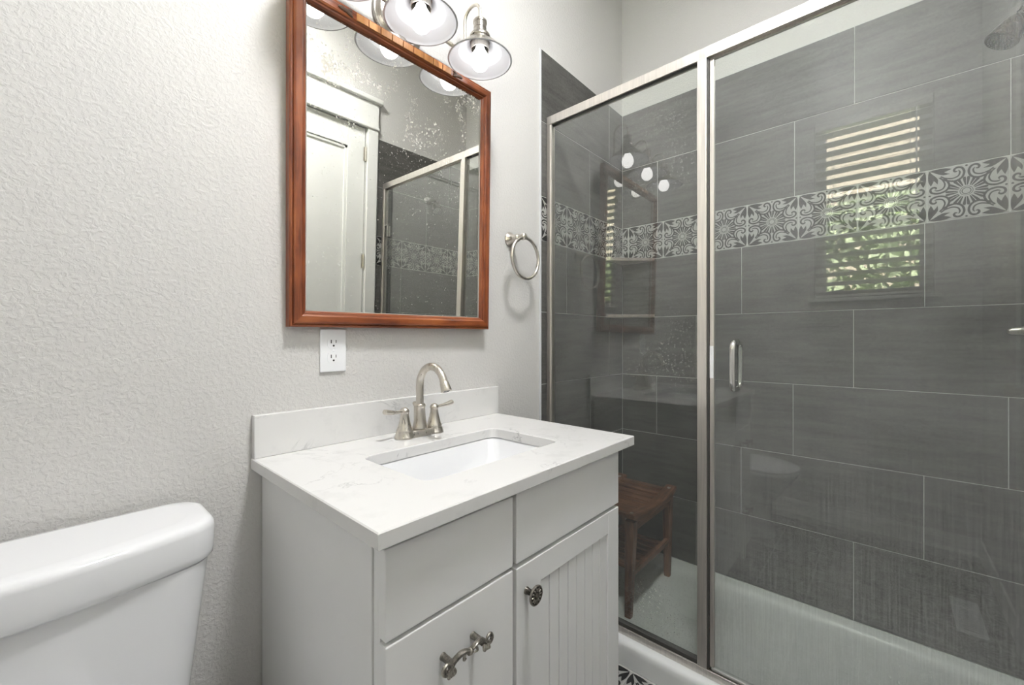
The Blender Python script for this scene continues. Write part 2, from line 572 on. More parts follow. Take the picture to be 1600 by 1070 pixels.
def motif():
    """dark shapes of one square tile, in units of the tile (centre at 0,0)"""
    polys = []
    one = []
    leaf = smooth_path([(.480, .476, 0), (.435, .450, 0), (.392, .420, 0), (.345, .388, 0), (.285, .362, 0), (.205, .368, 0)], 4) + \
        smooth_path([(.205, .368, 0), (.262, .400, 0), (.282, .418, 0)], 3)[1:] + \
        smooth_path([(.282, .418, 0), (.24, .432, 0), (.185, .458, 0)], 3)[1:] + \
        smooth_path([(.185, .458, 0), (.28, .490, 0), (.40, .493, 0), (.480, .476, 0)], 4)[1:-1]
    one.append([p.to_2d() for p in leaf])
    one += ribbon([(.350, .325), (.31, .288), (.235, .240), (.14, .215), (.058, .262), (.028, .36), (.058, .445), (.118, .462), (.155, .428), (.142, .388), (.112, .395)], .015, .017)
    one += ribbon([(.33, .335), (.27, .300), (.18, .272), (.105, .300), (.082, .365), (.10, .41)], .011, .012)
    one += ribbon([(.495, .43), (.43, .37), (.385, .34)], .006, .006)
    for k in range(4):
        for s in (1, -1):
            for p in one:
                r = []
                for q in p:
                    u, w = (q[0], q[1]) if s == 1 else (q[1], q[0])
                    for _ in range(k):
                        u, w = -w, u
                    r.append((u, w))
                polys.append(r if s == 1 else r[::-1])
    for k in range(4):                                  # dots at mid-edge
        c = [(.0, .472), (-.472, 0), (0, -.472), (.472, 0)][k]
        polys.append([(c[0] + .017 * math.cos(2 * PI * i / 8), c[1] + .017 * math.sin(2 * PI * i / 8)) for i in range(8)])
    for i in range(12):                                 # flower: fat petals split by a light line
        a = 2 * PI * i / 12
        ca, sa = math.cos(a), math.sin(a)
        for sg in (-1, 1):
            pts = [(.104, .004), (.240, .006), (.258, .010), (.268, .024), (.258, .042), (.235, .047), (.17, .033), (.110, .018)]
            r = [(q * ca - sg * w * sa, q * sa + sg * w * ca) for q, w in pts]
            polys.append(r if sg == 1 else r[::-1])
    for r0, r1 in ((.050, .062), (.078, .086)):         # eye of the flower
        for i in range(16):
            a, b = 2 * PI * i / 16, 2 * PI * (i + 1) / 16
            polys.append([(r0 * math.cos(a), r0 * math.sin(a)), (r1 * math.cos(a), r1 * math.sin(a)), (r1 * math.cos(b), r1 * math.sin(b)), (r0 * math.cos(b), r0 * math.sin(b))])
    return polys
MOTIF = motif()

def clip_poly(poly, lo, hi):
    """clip a 2-D polygon to lo <= u <= hi"""
    for bound, sgn in ((lo, 1), (hi, -1)):
        out = []
        for i, p in enumerate(poly):
            q = poly[(i + 1) % len(poly)]
            pi_, qi = sgn * (p[0] - bound) >= 0, sgn * (q[0] - bound) >= 0
            if pi_:
                out.append(p)
            if pi_ != qi:
                t = (bound - p[0]) / (q[0] - p[0])
                out.append((bound, p[1] + t * (q[1] - p[1])))
        poly = out
        if len(poly) < 3:
            return []
    return poly

def face_tile(bm, place, u0, u1, w0, w1, thick, lay, mi=0, gap=0.0013, ch=0.0010):
    """one tile: flat front with chamfered edge, standing thick above the grout bed"""
    r = rng.random()
    a, b, c, d = u0 + gap, u1 - gap, w0 + gap, w1 - gap
    lo = [(a, c), (b, c), (b, d), (a, d)]
    hi = [(a + ch, c + ch), (b - ch, c + ch), (b - ch, d - ch), (a + ch, d - ch)]
    L0 = [bm.verts.new(place(u, w, 0.0)) for u, w in lo]
    L1 = [bm.verts.new(place(u, w, thick - ch)) for u, w in lo]
    L2 = [bm.verts.new(place(u, w, thick)) for u, w in hi]
    fs = [bm.faces.new(L2)]
    for A, C in ((L0, L1), (L1, L2)):
        for i in range(4):
            fs.append(bm.faces.new((A[i], A[(i + 1) % 4], C[(i + 1) % 4], C[i])))
    for f in fs:
        f.material_index = mi
        for lp in f.loops:
            lp[lay] = (r, r, r, 1)

def motif_tile(bm, place, u0, u1, w0, w1, thick, mi, cu0, cu1):
    s = u1 - u0
    sw = w1 - w0
    for poly in MOTIF:
        p = [(u0 + s * (0.5 + 0.985 * u), w0 + sw * (0.5 + 0.985 * w)) for u, w in poly]
        p = clip_poly(p, cu0, cu1)
        if len(p) < 3:
            continue
        ar = sum(p[i][0] * p[(i + 1) % len(p)][1] - p[(i + 1) % len(p)][0] * p[i][1] for i in range(len(p)))
        if abs(ar) < 1e-9:
            continue
        try:
            f = bm.faces.new([bm.verts.new(place(u, w, thick + 0.00035)) for u, w in p])
            f.material_index = mi
        except ValueError:
            pass

ROWS = [(0.077, 0.387), (0.387, 0.692), (0.692, 0.996), (0.996, 1.304), (1.304, 1.6085), (1.797, 2.116), (2.116, TT)]
BZ0, BZ1 = 1.6085, 1.797

def tiled_wall(name, place, u0, u1, joints, band_joints, label):
    """place(u, w, h) -> world point; u along the wall, w up, h out of the wall"""
    bm = B()
    lay = bm.loops.layers.float_color.new('rnd')
    bed = [bm.verts.new(place(u, w, 0.0045)) for u, w in ((u0, TB), (u1, TB), (u1, TT), (u0, TT))]
    f = bm.faces.new(bed); f.material_index = 1
    back = [bm.verts.new(place(u, w, 0.0002)) for u, w in ((u0, TB), (u1, TB), (u1, TT), (u0, TT))]
    f = bm.faces.new(back[::-1]); f.material_index = 1
    for i in range(4):
        f = bm.faces.new((back[i], back[(i + 1) % 4], bed[(i + 1) % 4], bed[i])); f.material_index = 1
    for (w0, w1), js in zip(ROWS, joints):
        e = [u0] + sorted(j for j in js if u0 + 0.004 < j < u1 - 0.004) + [u1]
        for a, b in zip(e[:-1], e[1:]):
            face_tile(bm, place, a, b, w0, w1, 0.006, lay, 0)
    e = [u0] + sorted(j for j in band_joints if u0 + 0.004 < j < u1 - 0.004) + [u1]
    for a, b in zip(e[:-1], e[1:]):
        face_tile(bm, place, a, b, BZ0, BZ1, 0.006, lay, 2)
    bj = sorted(band_joints)
    for a, b in zip(bj[:-1], bj[1:]):
        if b > u0 and a < u1:
            motif_tile(bm, place, a, b, BZ0, BZ1, 0.006, 3, max(a, u0) + 0.002, min(b, u1) - 0.002)
    return struct(name, bm, [M['tile'], M['grout'], M['band_light'], M['band_dark']], label)

T6 = 0.598
def js(first):
    return [first + T6 * k for k in range(-6, 7)]
back_j = [js(-0.40), js(-0.598), js(-0.2), js(-0.40), js(-0.60), js(-0.205), js(-0.403)]
tiled_wall('wall_shower_back', lambda u, w, h: (XB + 0.006 - h, u, w), YR + 0.006, -0.006, back_j, [-0.0421 - 0.1937 * k for k in range(-1, 9)],
           'charcoal tiled back wall of the shower with a floral band')
left_j = [js(1.80), js(1.39), js(1.793), js(1.98), js(1.589), js(1.787), js(1.98)]
tiled_wall('wall_shower_left', lambda u, w, h: (u, -h, w), XT, XB, left_j, [1.98 - 0.1955 * k for k in range(-1, 5)],
           'charcoal tiled side wall of the shower continuing the vanity wall')
tiled_wall('wall_shower_right', lambda u, w, h: (u, YR + h, w), XT, XB, left_j, [1.98 - 0.1955 * k for k in range(-1, 5)],
           'charcoal tiled wall carrying the shower head')
bm = B()
box(bm, XT - 0.0075, XT - 0.0002, -0.0068, -0.0002, 0.0, TT)
struct('trim_1', bm, M['tile_edge'], 'pale edge strip where the shower tile begins on the vanity wall')
bm = B()
box(bm, XT - 0.0075, XT - 0.0002, YR + 0.0002, YR + 0.0068, 0.0, TT)
struct('trim_2', bm, M['tile_edge'], 'pale edge strip where the shower tile begins beside the door')

# floor: square patterned tiles over a grout bed
bm = B()
lay = bm.loops.layers.float_color.new('rnd')
box(bm, XL - 0.1, XB + 0.12, YR - 0.1, 0.1, -0.06, -0.0022, mi=0)
FP = 0.2
fx = [XT - 0.004 - FP * k for k in range(0, 11)]
fy = [-0.02 - FP * k for k in range(-1, 9)]
for i in range(10):
    for j in range(9):
        u1, u0 = fx[i], max(fx[i + 1], XL)
        w1, w0 = min(fy[j], 0.0), max(fy[j + 1], YR)
        if u1 - u0 < 0.01 or w1 - w0 < 0.01:
            continue
        pl = lambda u, w, h: (u, w, h - 0.0062)
        face_tile(bm, pl, u0, u1, w0, w1, 0.006, lay, 1)
        if u1 - u0 > 0.19:
            for poly in MOTIF:
                p = [(fx[i + 1] + FP * (0.5 + 0.985 * u), fy[j + 1] + FP * (0.5 + 0.985 * w)) for u, w in poly]
                p = [(a, min(max(b, w0 + 0.001), w1 - 0.001)) for a, b in p]
                try:
                    f = bm.faces.new([bm.verts.new((a, b, 0.0001)) for a, b in p])
                    if f.calc_area() < 1e-9:
                        bm.faces.remove(f)
                    else:
                        f.material_index = 2
                except ValueError:
                    pass
struct('floor', bm, [M['grout'], M['band_light'], M['band_dark']], 'grey and charcoal floral patterned floor tiles')

# baseboards
bm = B(); box(bm, XL, 0.33, -0.012, -0.0003, 0, 0.10, 0.003)
struct('baseboard_vanity', bm, M['trim'])
bm = B(); box(bm, XL, XL + 0.012, YR + 0.013, -0.013, 0, 0.10, 0.003)
struct('baseboard_window', bm, M['trim'])
bm = B(); box(bm, XL + 0.013, DX0 - 0.085, YR + 0.0003, YR + 0.012, 0, 0.10, 0.003)
struct('baseboard_door', bm, M['trim'])

# ------------------------------------------------------------------ room door, casing and head trim (seen in the mirror)
bm = B()
y0 = YR - 0.040; y1 = YR - 0.004
st, rl = 0.115, 0.14
box(bm, DX0 + 0.004, DX0 + st, y0, y1, 0.01, DZ - 0.005, 0.0015)
box(bm, DX1 - st, DX1 - 0.004, y0, y1, 0.01, DZ - 0.005, 0.0015)
zs = [0.01, 0.24, 0.96, 1.10, DZ - 0.005 - rl, DZ - 0.005]
for a, b in ((zs[0], zs[1]), (zs[2], zs[3]), (zs[4], zs[5])):
    box(bm, DX0 + st, DX1 - st, y0, y1, a, b, 0.0015)
for a, b in ((zs[1], zs[2]), (zs[3], zs[4])):
    box(bm, DX0 + st - 0.004, DX1 - st + 0.004, y0 + 0.010, y1 - 0.014, a - 0.004, b + 0.004)
    for q in ((DX0 + st, DX0 + st + 0.018, a, b), (DX1 - st - 0.018, DX1 - st, a, b), (DX0 + st, DX1 - st, a, a + 0.018), (DX0 + st, DX1 - st, b - 0.018, b)):
        box(bm, q[0], q[1], y1 - 0.016, y1 - 0.006, q[2], q[3], 0.003)
door = struct('door_1', bm, M['door'], 'white two panel room door')
for z in (0.30, 1.62, 2.30):
    bm = B()
    lathe(bm, [(0.0055, z - 0.045), (0.0065, z - 0.044), (0.0065, z + 0.044), (0.0055, z + 0.045)], (DX1 - 0.001, YR + 0.004, 0), 'z', 12)
    box(bm, DX1 - 0.014, DX1 - 0.003, YR - 0.0045, YR - 0.002, z - 0.044, z + 0.044)
    obj('hinge', bm, M['nickel'], door)
bm = B()
lathe(bm, [(0.001, 0), (0.03, 0), (0.032, 0.006), (0.012, 0.012), (0.011, 0.04), (0.024, 0.048), (0.028, 0.06), (0.022, 0.07), (0.001, 0.073)], (DX0 + 0.06, YR - 0.004, 1.0), 'y', 24)
obj('door_knob', bm, M['nickel'], door)
bm = B()
cw = 0.082
box(bm, DX0 - cw, DX0 - 0.003, YR + 0.0003, YR + 0.018, 0, DZ, 0.002)
box(bm, DX1 + 0.006, XT - 0.010, YR + 0.0003, YR + 0.018, 0, DZ, 0.002)
box(bm, DX0 - cw - 0.012, XT - 0.004, YR + 0.007, YR + 0.028, DZ, DZ + 0.016, 0.004)
box(bm, DX0 - cw, XT - 0.010, YR + 0.007, YR + 0.021, DZ + 0.016, DZ + 0.165, 0.002)
box(bm, DX0 - cw - 0.025, XT + 0.012, YR + 0.007, YR + 0.042, DZ + 0.165, DZ + 0.195, 0.006)
struct('trim_3', bm, M['trim'], 'white door casing with a craftsman head and cap')

# ------------------------------------------------------------------ window with blind in the wall opposite the glass, and what is outside
bm = B()
fw = 0.060
xa, xb = XL - 0.085, XL - 0.045
box(bm, xa, xb, WY0, WY0 + fw, WZ0, WZ1, 0.004)
box(bm, xa, xb, WY1 - fw, WY1, WZ0, WZ1, 0.004)
box(bm, xa, xb, WY0 + fw, WY1 - fw, WZ0, WZ0 + 0.025, 0.004)
box(bm, xa, xb, WY0 + fw, WY1 - fw, WZ1 - 0.04, WZ1, 0.004)
win = struct('window_1', bm, M['vinyl'], 'white vinyl window behind a slatted blind')
bm = B(); box(bm, XL - 0.068, XL - 0.062, WY0 + fw - 0.005, WY1 - fw + 0.005, WZ0 + 0.02, WZ1 - 0.035)
obj('pane', bm, M['window_glass'], win)
bm = B(); box(bm, XL - 0.03, XL + 0.02, WY0 - 0.03, WY1 + 0.03, WZ0 - 0.02, WZ0, 0.004)
obj('sill', bm, M['trim'], win)

blind = thing('window_blind', 'white wooden slat blind half open inside the window recess', 'blind', (XL - 0.02, (WY0 + WY1) / 2, WZ0))
bm = B(); box(bm, XL - 0.042, XL + 0.008, WY0 + 0.006, WY1 - 0.006, WZ1 - 0.055, WZ1 - 0.002, 0.003)
obj('headrail', bm, M['slat'], blind)
z = WZ0 + 0.035
first = None
while z < WZ1 - 0.07:
    if first is None:
        bm = B()
        ta = math.radians(23)
        ca, sa = math.cos(ta), math.sin(ta)
        t = bmesh.new()
        bmesh.ops.create_cube(t, size=1.0)
        for v in t.verts:
            a, b, c = v.co.x * 0.050, v.co.y * (WY1 - WY0 - 0.016), v.co.z * 0.003
            v.co = Vector((XL - 0.018 + a * ca - c * sa, (WY0 + WY1) / 2 + b, z + a * sa + c * ca))
        merge(bm, t)
        first = obj('slat', bm, M['slat'], blind)
        z0s = z
    else:
        c = first.copy(); COL.objects.link(c); c.location.z = z - z0s
    z += 0.0605
bm = B(); box(bm, XL - 0.038, XL + 0.002, WY0 + 0.008, WY1 - 0.008, WZ0 + 0.006, WZ0 + 0.022, 0.003)
obj('bottom_rail', bm, M['slat'], blind)
for yy in (WY0 + 0.10, WY1 - 0.10):
    bm = B()
    for dx in (-0.026, 0.026):
        tube(bm, [(XL - 0.018 + dx, yy, WZ0 + 0.01), (XL - 0.018 + dx, yy, WZ1 - 0.05)], 0.001, 6)
    obj('ladder_cord', bm, M['cord'], blind)
bm = B(); tube(bm, [(XL + 0.012, WY0 + 0.075, WZ1 - 0.05), (XL + 0.014, WY0 + 0.075, WZ1 - 0.62)], 0.004, 8)
obj('tilt_wand', bm, M['vinyl'], blind)

bm = B(); box(bm, -14, XL - 0.6, -10, 8, -0.5, -0.4)
g = struct('ground_outside', bm, M['lawn'], 'lawn outside the window')
bm = B()
box(bm, -9.0, -7.0, -9.0, 6.0, -0.4, 6.4)
for k in range(34):
    box(bm, -7.004, -6.985, -9.0, 6.0, -0.4 + 0.2 * k, -0.4 + 0.2 * k + 0.19)
house = tag(obj('neighbour_house', bm, M['siding']), 'beige sided house beyond the tree outside the window', 'house')
bm = B()
prism(bm, [(-6.5, 6.35), (-9.5, 6.35), (-8.0, 7.6)], 'y', -9.3, 6.3)
obj('roof', bm, M['shingle'], house)

tree = thing('leafy_tree', 'sunlit leafy green tree seen between the blind slats', 'tree', (-4.2, -1.0, -0.4))
bm = B(); tube(bm, [(-4.2, -1.0, -0.4), (-4.18, -1.02, 0.6), (-4.2, -0.95, 1.6)], [0.12, 0.09, 0.05], 10)
obj('trunk', bm, M['bark'], tree)
bm = B()
lr = random.Random(3)
for k in range(8500):
    u = lr.uniform(-1, 1); a = lr.uniform(0, 2 * PI); q = math.sqrt(1 - u * u)
    rr = lr.uniform(0.72, 1.0) ** 0.5
    c = Vector((-4.2 + 0.95 * q * math.cos(a) * rr, -1.05 + 2.1 * q * math.sin(a) * rr, 1.62 + 1.42 * u * rr))
    d = Vector((lr.uniform(-1, 1), lr.uniform(-1, 1), lr.uniform(-1, 1))).normalized()
    e = d.orthogonal().normalized()
    s = lr.uniform(0.07, 0.125)
    vv = [bm.verts.new(c + d * s), bm.verts.new(c + e * s * 0.45), bm.verts.new(c - d * s), bm.verts.new(c - e * s * 0.45)]
    bm.faces.new(vv)
fo = obj('foliage', bm, M['leaf'], tree, recalc=False)
fo['kind'] = 'stuff'

# ------------------------------------------------------------------ added lamp at the ceiling, out of view, supplies the room's fill light
cl = thing('added_fill_lamp', 'round fill lamp added at the ceiling out of view to brighten the room', 'fill light', (0.64, -0.93, ZC))
bm = B(); lathe(bm, [(0.02, -0.001), (0.185, -0.001), (0.19, -0.02), (0.176, -0.028), (0.176, -0.012), (0.02, -0.012)], (0.64, -0.93, ZC), 'z', 40)
obj('trim_ring', bm, M['plastic'], cl)
bm = B(); lathe(bm, [(0.001, -0.055), (0.07, -0.052), (0.13, -0.042), (0.172, -0.026), (0.174, -0.014), (0.001, -0.013)], (0.64, -0.93, ZC), 'z', 40)
obj('fill_diffuser', bm, M['fill_diffuser'], cl)

# ------------------------------------------------------------------ vanity cabinet
CX0, CX1, CYF, CYB = 0.336, 1.064, -0.5225, -0.004
CTZ0, CTZ = 0.886, 0.913
van = thing('vanity_cabinet', 'white painted vanity cabinet with beadboard door under the quartz top', 'cabinet', (0.70, -0.27, 0))
bm = B()
pt = 0.018
box(bm, CX0, CX0 + pt, CYF + 0.020, CYB, 0, CTZ0 - 0.0008, 0.0008)              # side panels
box(bm, CX1 - pt, CX1, CYF + 0.020, CYB, 0, CTZ0 - 0.0008, 0.0008)
box(bm, CX0 + pt, CX1 - pt, CYB - 0.012, CYB, 0.09, CTZ0 - 0.0008)              # back
box(bm, CX0 + pt, CX1 - pt, CYF + 0.06, CYB - 0.012, 0.09, 0.108)               # bottom
box(bm, CX0 + pt, CX1 - pt, CYF + 0.07, CYF + 0.085, 0.0, 0.09)                 # toe kick
box(bm, CX0 + 0.003, CX0 + 0.042, CYF, CYF + 0.0185, 0.0, CTZ0 - 0.0008, 0.0008)  # face frame
box(bm, CX1 - 0.042, CX1 - 0.003, CYF, CYF + 0.0185, 0.0, CTZ0 - 0.0008, 0.0008)
box(bm, 0.609, 0.645, CYF, CYF + 0.0185, 0.09, CTZ0 - 0.0008)
box(bm, CX0 + 0.042, CX1 - 0.042, CYF, CYF + 0.0185, 0.862, CTZ0 - 0.0008)
box(bm, CX0 + 0.042, CX1 - 0.042, CYF, CYF + 0.0185, 0.71, 0.745)
box(bm, CX0 + 0.042, CX1 - 0.042, CYF, CYF + 0.0185, 0.0905, 0.12)
obj('carcass', bm, M['cabinet'], van)
FY0, FY1 = -0.5424, -0.5228
def front(x0, x1, z0, z1, name):
    bm = B(); box(bm, x0, x1, FY0, FY1, z0, z1, 0.002, seg=2)
    return obj(name, bm, M['cabinet'], van)
front(0.3365, 0.6215, 0.7335, 0.8735, 'false_front')
front(0.6325, 1.0615, 0.7335, 0.8765, 'false_front')

def make_pull(parent, cx, cz):
    """cast scroll pull on two posts: leafy curls at both ends, a knuckle in the middle"""
    bm = B()
    yf = FY0 - 0.027
    for s in (-1, 1):
        lathe(bm, [(0.001, 0.0), (0.0066, 0.0), (0.0060, 0.004), (0.0056, 0.022), (0.0064, 0.027), (0.001, 0.029)], (cx + s * 0.034, FY0, cz - 0.002), '-y', 16)
        path = smooth_path([(cx, yf - 0.004, cz + 0.003), (cx + s * 0.010, yf - 0.006, cz + 0.010), (cx + s * 0.022, yf - 0.004, cz + 0.010),
                            (cx + s * 0.034, yf, cz + 0.001), (cx + s * 0.043, yf, cz - 0.010), (cx + s * 0.050, yf, cz - 0.008)], 5)
        nr = len(path)
        tube(bm, path, [0.0034 + 0.0016 * math.sin(PI * i / (nr - 1)) for i in range(nr)], 10)
        rib = [p + Vector((0, -0.0035, 0.0015)) for p in path[2:-4]]
        tube(bm, rib, 0.0013, 6)
        # curled leaf at the end, and a drooping leaf under the shoulder
        curl = []
        for i in range(22):
            a = -PI / 2 + s * 0 + i * 0.42
            rr = 0.0095 * (1 - i / 30)
            curl.append((cx + s * (0.0475 + rr * math.cos(a)), yf - 0.001 - 0.00012 * i, cz - 0.001 + rr * math.sin(a)))
        tube(bm, curl, [0.0034 - 0.00008 * i for i in range(22)], 8)
        for k in range(4):
            lf = smooth_path([(cx + s * (0.036 + 0.003 * k), yf - 0.001, cz - 0.004), (cx + s * (0.033 + 0.004 * k), yf - 0.004, cz - 0.011 - 0.001 * k), (cx + s * (0.036 + 0.004 * k), yf - 0.003, cz - 0.017 + 0.001 * k)], 4)
            tube(bm, lf, [0.0022 + 0.001 * math.sin(PI * i / (len(lf) - 1)) for i in range(len(lf))], 6)
        lf = smooth_path([(cx + s * 0.012, yf - 0.005, cz + 0.006), (cx + s * 0.016, yf - 0.006, cz - 0.002), (cx + s * 0.009, yf - 0.004, cz - 0.004)], 4)
        tube(bm, lf, [0.0026 - 0.00015 * i for i in range(len(lf))], 6)
    lathe(bm, [(0.001, -0.006), (0.0048, -0.005), (0.0062, 0.0), (0.0048, 0.005), (0.001, 0.006)], (cx, yf - 0.004, cz + 0.003), 'x', 12)
    obj('scroll_pull', bm, M['pewter'], parent)
d1 = front(0.3365, 0.6215, 0.405, 0.7265, 'drawer'); make_pull(d1, 0.478, 0.657)
d2 = front(0.3365, 0.6215, 0.095, 0.397, 'drawer'); make_pull(d2, 0.478, 0.30)

bm = B()
dx0, dx1, dz0, dz1 = 0.6325, 1.0615, 0.095, 0.7235
px0, px1, pz0, pz1 = 0.711, 1.003, 0.160, 0.667
box(bm, dx0, px0, FY0, FY1, dz0, dz1, 0.0016)
box(bm, px1, dx1, FY0, FY1, dz0, dz1, 0.0016)
box(bm, px0 - 0.001, px1 + 0.001, FY0 + 0.0002, FY1, pz1, dz1 - 0.0002, 0.0012)
box(bm, px0 - 0.001, px1 + 0.001, FY0 + 0.0002, FY1, dz0 + 0.0002, pz0, 0.0012)
nb = 8
for k in range(nb):
    a = px0 + (px1 - px0) * k / nb; b = px0 + (px1 - px0) * (k + 1) / nb
    box(bm, a + 0.0015, b - 0.0015, FY0 + 0.0035, FY1 - 0.002, pz0 - 0.003, pz1 + 0.003, 0.0012)
box(bm, px0 - 0.003, px1 + 0.003, FY0 + 0.008, FY1 - 0.0015, pz0 - 0.003, pz1 + 0.003)
cd = obj('beadboard_door', bm, M['cabinet'], van)
bm = B()
kx, kz = 0.663, 0.668
lathe(bm, [(0.001, 0), (0.0078, 0.0), (0.0072, 0.003), (0.0062, 0.006), (0.0060, 0.018), (0.0085, 0.021), (0.0175, 0.0225), (0.0200, 0.0245), (0.0203, 0.027), (0.0185, 0.0285),
           (0.0165, 0.0275), (0.0150, 0.0270), (0.0070, 0.0280), (0.0050, 0.0305), (0.0020, 0.032), (0.0005, 0.032)], (kx, FY0, kz), '-y', 32)
for k in range(12):
    a = 2 * PI * k / 12
    c = Vector((kx + 0.0115 * math.cos(a), FY0 - 0.0278, kz + 0.0115 * math.sin(a)))
    t = bmesh.new(); bmesh.ops.create_uvsphere(t, u_segments=8, v_segments=6, radius=1.0)
    merge(bm, t, Matrix.Translation(c) @ Matrix.Rotation(-a, 4, 'Y') @ Matrix.Diagonal((0.0042, 0.0014, 0.0020, 1)))
obj('knob', bm, M['pewter'], cd)

# ------------------------------------------------------------------ quartz top with splash and a hole for the sink
QX0, QX1, QY0, QY1 = 0.313, 1.118, -0.5615, -0.0015
SX0, SX1, SY0, SY1, SR = 0.488, 0.925, -0.438, -0.187, 0.028
def rrect(x0, x1, y0, y1, r, n=6):
    pts = []
    for cx, cy_, a0 in ((x1 - r, y1 - r, 0), (x0 + r, y1 - r, PI / 2), (x0 + r, y0 + r, PI), (x1 - r, y0 + r, 1.5 * PI)):
        for i in range(n + 1):
            a = a0 + PI / 2 * i / n
            pts.append((cx + r * math.cos(a), cy_ + r * math.sin(a)))
    return pts

top = thing('countertop', 'white grey-veined quartz vanity top with a low splash on the white cabinet', 'countertop', (0.715, -0.28, CTZ0))
bm = B()
def outline_ring(z, off):
    """outer rectangle sampled to match the hole loop point for point"""
    hole = rrect(SX0, SX1, SY0, SY1, SR)
    c = Vector(((SX0 + SX1) / 2, (SY0 + SY1) / 2))
    out = []
    x0, x1, y0_, y1_ = QX0 + off, QX1 - off, QY0 + off, QY1 - off
    n = len(hole) // 4
    cor = [(x1, y1_), (x0, y1_), (x0, y0_), (x1, y0_)]
    for k in range(4):
        for i in range(n):
            h = hole[k * n + i]
            f = i / (n - 1)
            if f == 0.5:
                out.append((*cor[k], z)); continue
            if k == 0:
                p = (x1, h[1] + (y1_ - h[1]) * 2 * f) if f < .5 else (x1 + (h[0] - x1) * (2 * f - 1), y1_)
            elif k == 1:
                p = (h[0] + (x0 - h[0]) * 2 * f, y1_) if f < .5 else (x0, y1_ + (h[1] - y1_) * (2 * f - 1))
            elif k == 2:
                p = (x0, h[1] + (y0_ - h[1]) * 2 * f) if f < .5 else (x0 + (h[0] - x0) * (2 * f - 1), y0_)
            else:
                p = (h[0] + (x1 - h[0]) * 2 * f, y0_) if f < .5 else (x1, y0_ + (h[1] - y0_) * (2 * f - 1))
            out.append((*p, z))
    return out
def hole_ring(z, off):
    return [(x, y, z) for x, y in rrect(SX0 - off, SX1 + off, SY0 - off, SY1 + off, SR + off)]
rings = [hole_ring(CTZ0, 0), hole_ring(CTZ - 0.002, 0), hole_ring(CTZ, 0.002), outline_ring(CTZ, 0.002), outline_ring(CTZ - 0.002, 0),
         outline_ring(CTZ0 + 0.002, 0), outline_ring(CTZ0, 0.002), hole_ring(CTZ0, 0)]
quadstrip(bm, rings, True, 0, False, (False, False))
bmesh.ops.remove_doubles(bm, verts=bm.verts[:], dist=1e-6)
obj('slab', bm, M['quartz'], top)
bm = B(); box(bm, QX0 + 0.002, 1.1226, -0.0205, -0.0015, CTZ + 0.0002, 1.0125, 0.0015)
obj('backsplash', bm, M['quartz'], top)

# undermount basin
sink = thing('sink_basin', 'white rectangular undermount sink set into the quartz top', 'sink', (0.7065, -0.3125, 0.75))
bm = B()
def rr(z, ox, oy, r):
    return [(x, y, z) for x, y in rrect(SX0 + ox, SX1 - ox, SY0 + oy, SY1 - oy, r)]
zt = CTZ0 - 0.0008
rings = [rr(zt, -0.022, -0.022, 0.045), rr(zt, -0.004, -0.004, 0.03), rr(zt - 0.004, 0.000, 0.000, 0.028), rr(zt - 0.055, 0.012, 0.012, 0.03),
         rr(zt - 0.095, 0.045, 0.030, 0.04), rr(zt - 0.118, 0.085, 0.050, 0.05), rr(zt - 0.126, 0.15, 0.080, 0.04), rr(zt - 0.128, 0.19, 0.105, 0.018)]
out_r = [rr(zt - 0.140, 0.19, 0.105, 0.018), rr(zt - 0.135, 0.085, 0.045, 0.05), rr(zt - 0.105, 0.033, 0.018, 0.04), rr(zt - 0.055, 0.0, 0.0, 0.03), rr(zt - 0.012, -0.022, -0.022, 0.045), rr(zt, -0.022, -0.022, 0.045)]
quadstrip(bm, rings + out_r, True, 0, True, (False, False))
bmesh.ops.remove_doubles(bm, verts=bm.verts[:], dist=1e-6)
obj('bowl', bm, M['china'], sink, sharp=60)
bm = B(); lathe(bm, [(0.001, 0.004), (0.020, 0.004), (0.031, 0.002), (0.033, 0.0), (0.033, -0.01), (0.001, -0.01)], (0.7065, -0.3125, zt - 0.1275), 'z', 28)
obj('drain', bm, M['nickel'], sink)

# ------------------------------------------------------------------ faucet
fxc, fyc = 0.7146, -0.0985
fau = thing('faucet', 'brushed nickel gooseneck faucet with two lever handles behind the sink', 'faucet', (fxc, fyc, CTZ))
bm = B()
def stad(hx, r, z, n=14):
    pts = []
    for s, a0 in ((1, -PI / 2), (-1, PI / 2)):
        for i in range(n + 1):
            a = a0 + PI * i / n
            pts.append((fxc + s * hx + r * math.cos(a), fyc + r * math.sin(a), z))
    return pts
quadstrip(bm, [stad(0.0508, r, CTZ + h) for r, h in ((0.0225, 0.0003), (0.0228, 0.004), (0.0215, 0.007), (0.0205, 0.009), (0.0190, 0.0165), (0.0170, 0.0185))], True)
for s in (-1, 1):
    lathe(bm, [(0.001, 0.0004), (0.0275, 0.0004), (0.0278, 0.004), (0.0265, 0.0065), (0.0258, 0.0075), (0.0242, 0.015), (0.0226, 0.0190), (0.0226, 0.0205), (0.001, 0.0205)], (fxc + s * 0.0508, fyc, CTZ), 'z', 32)
obj('base_plate', bm, M['nickel'], fau, sharp=50)
bm = B()
z0 = CTZ + 0.0205
lathe(bm, [(0.001, z0), (0.0215, z0), (0.0218, z0 + 0.003), (0.0200, z0 + 0.008), (0.0172, z0 + 0.022), (0.0155, z0 + 0.040), (0.0150, z0 + 0.058), (0.0153, z0 + 0.060), (0.0165, z0 + 0.0625),
           (0.0165, z0 + 0.066), (0.0150, z0 + 0.069), (0.0125, z0 + 0.0705), (0.001, z0 + 0.0705)], (fxc, fyc, 0), 'z', 32)
obj('spout_body', bm, M['nickel'], fau)
bm = B()
sr = 0.0560
pts = [(fxc, fyc, z0 + 0.06), (fxc, fyc, z0 + 0.09), (fxc, fyc, 1.050)]
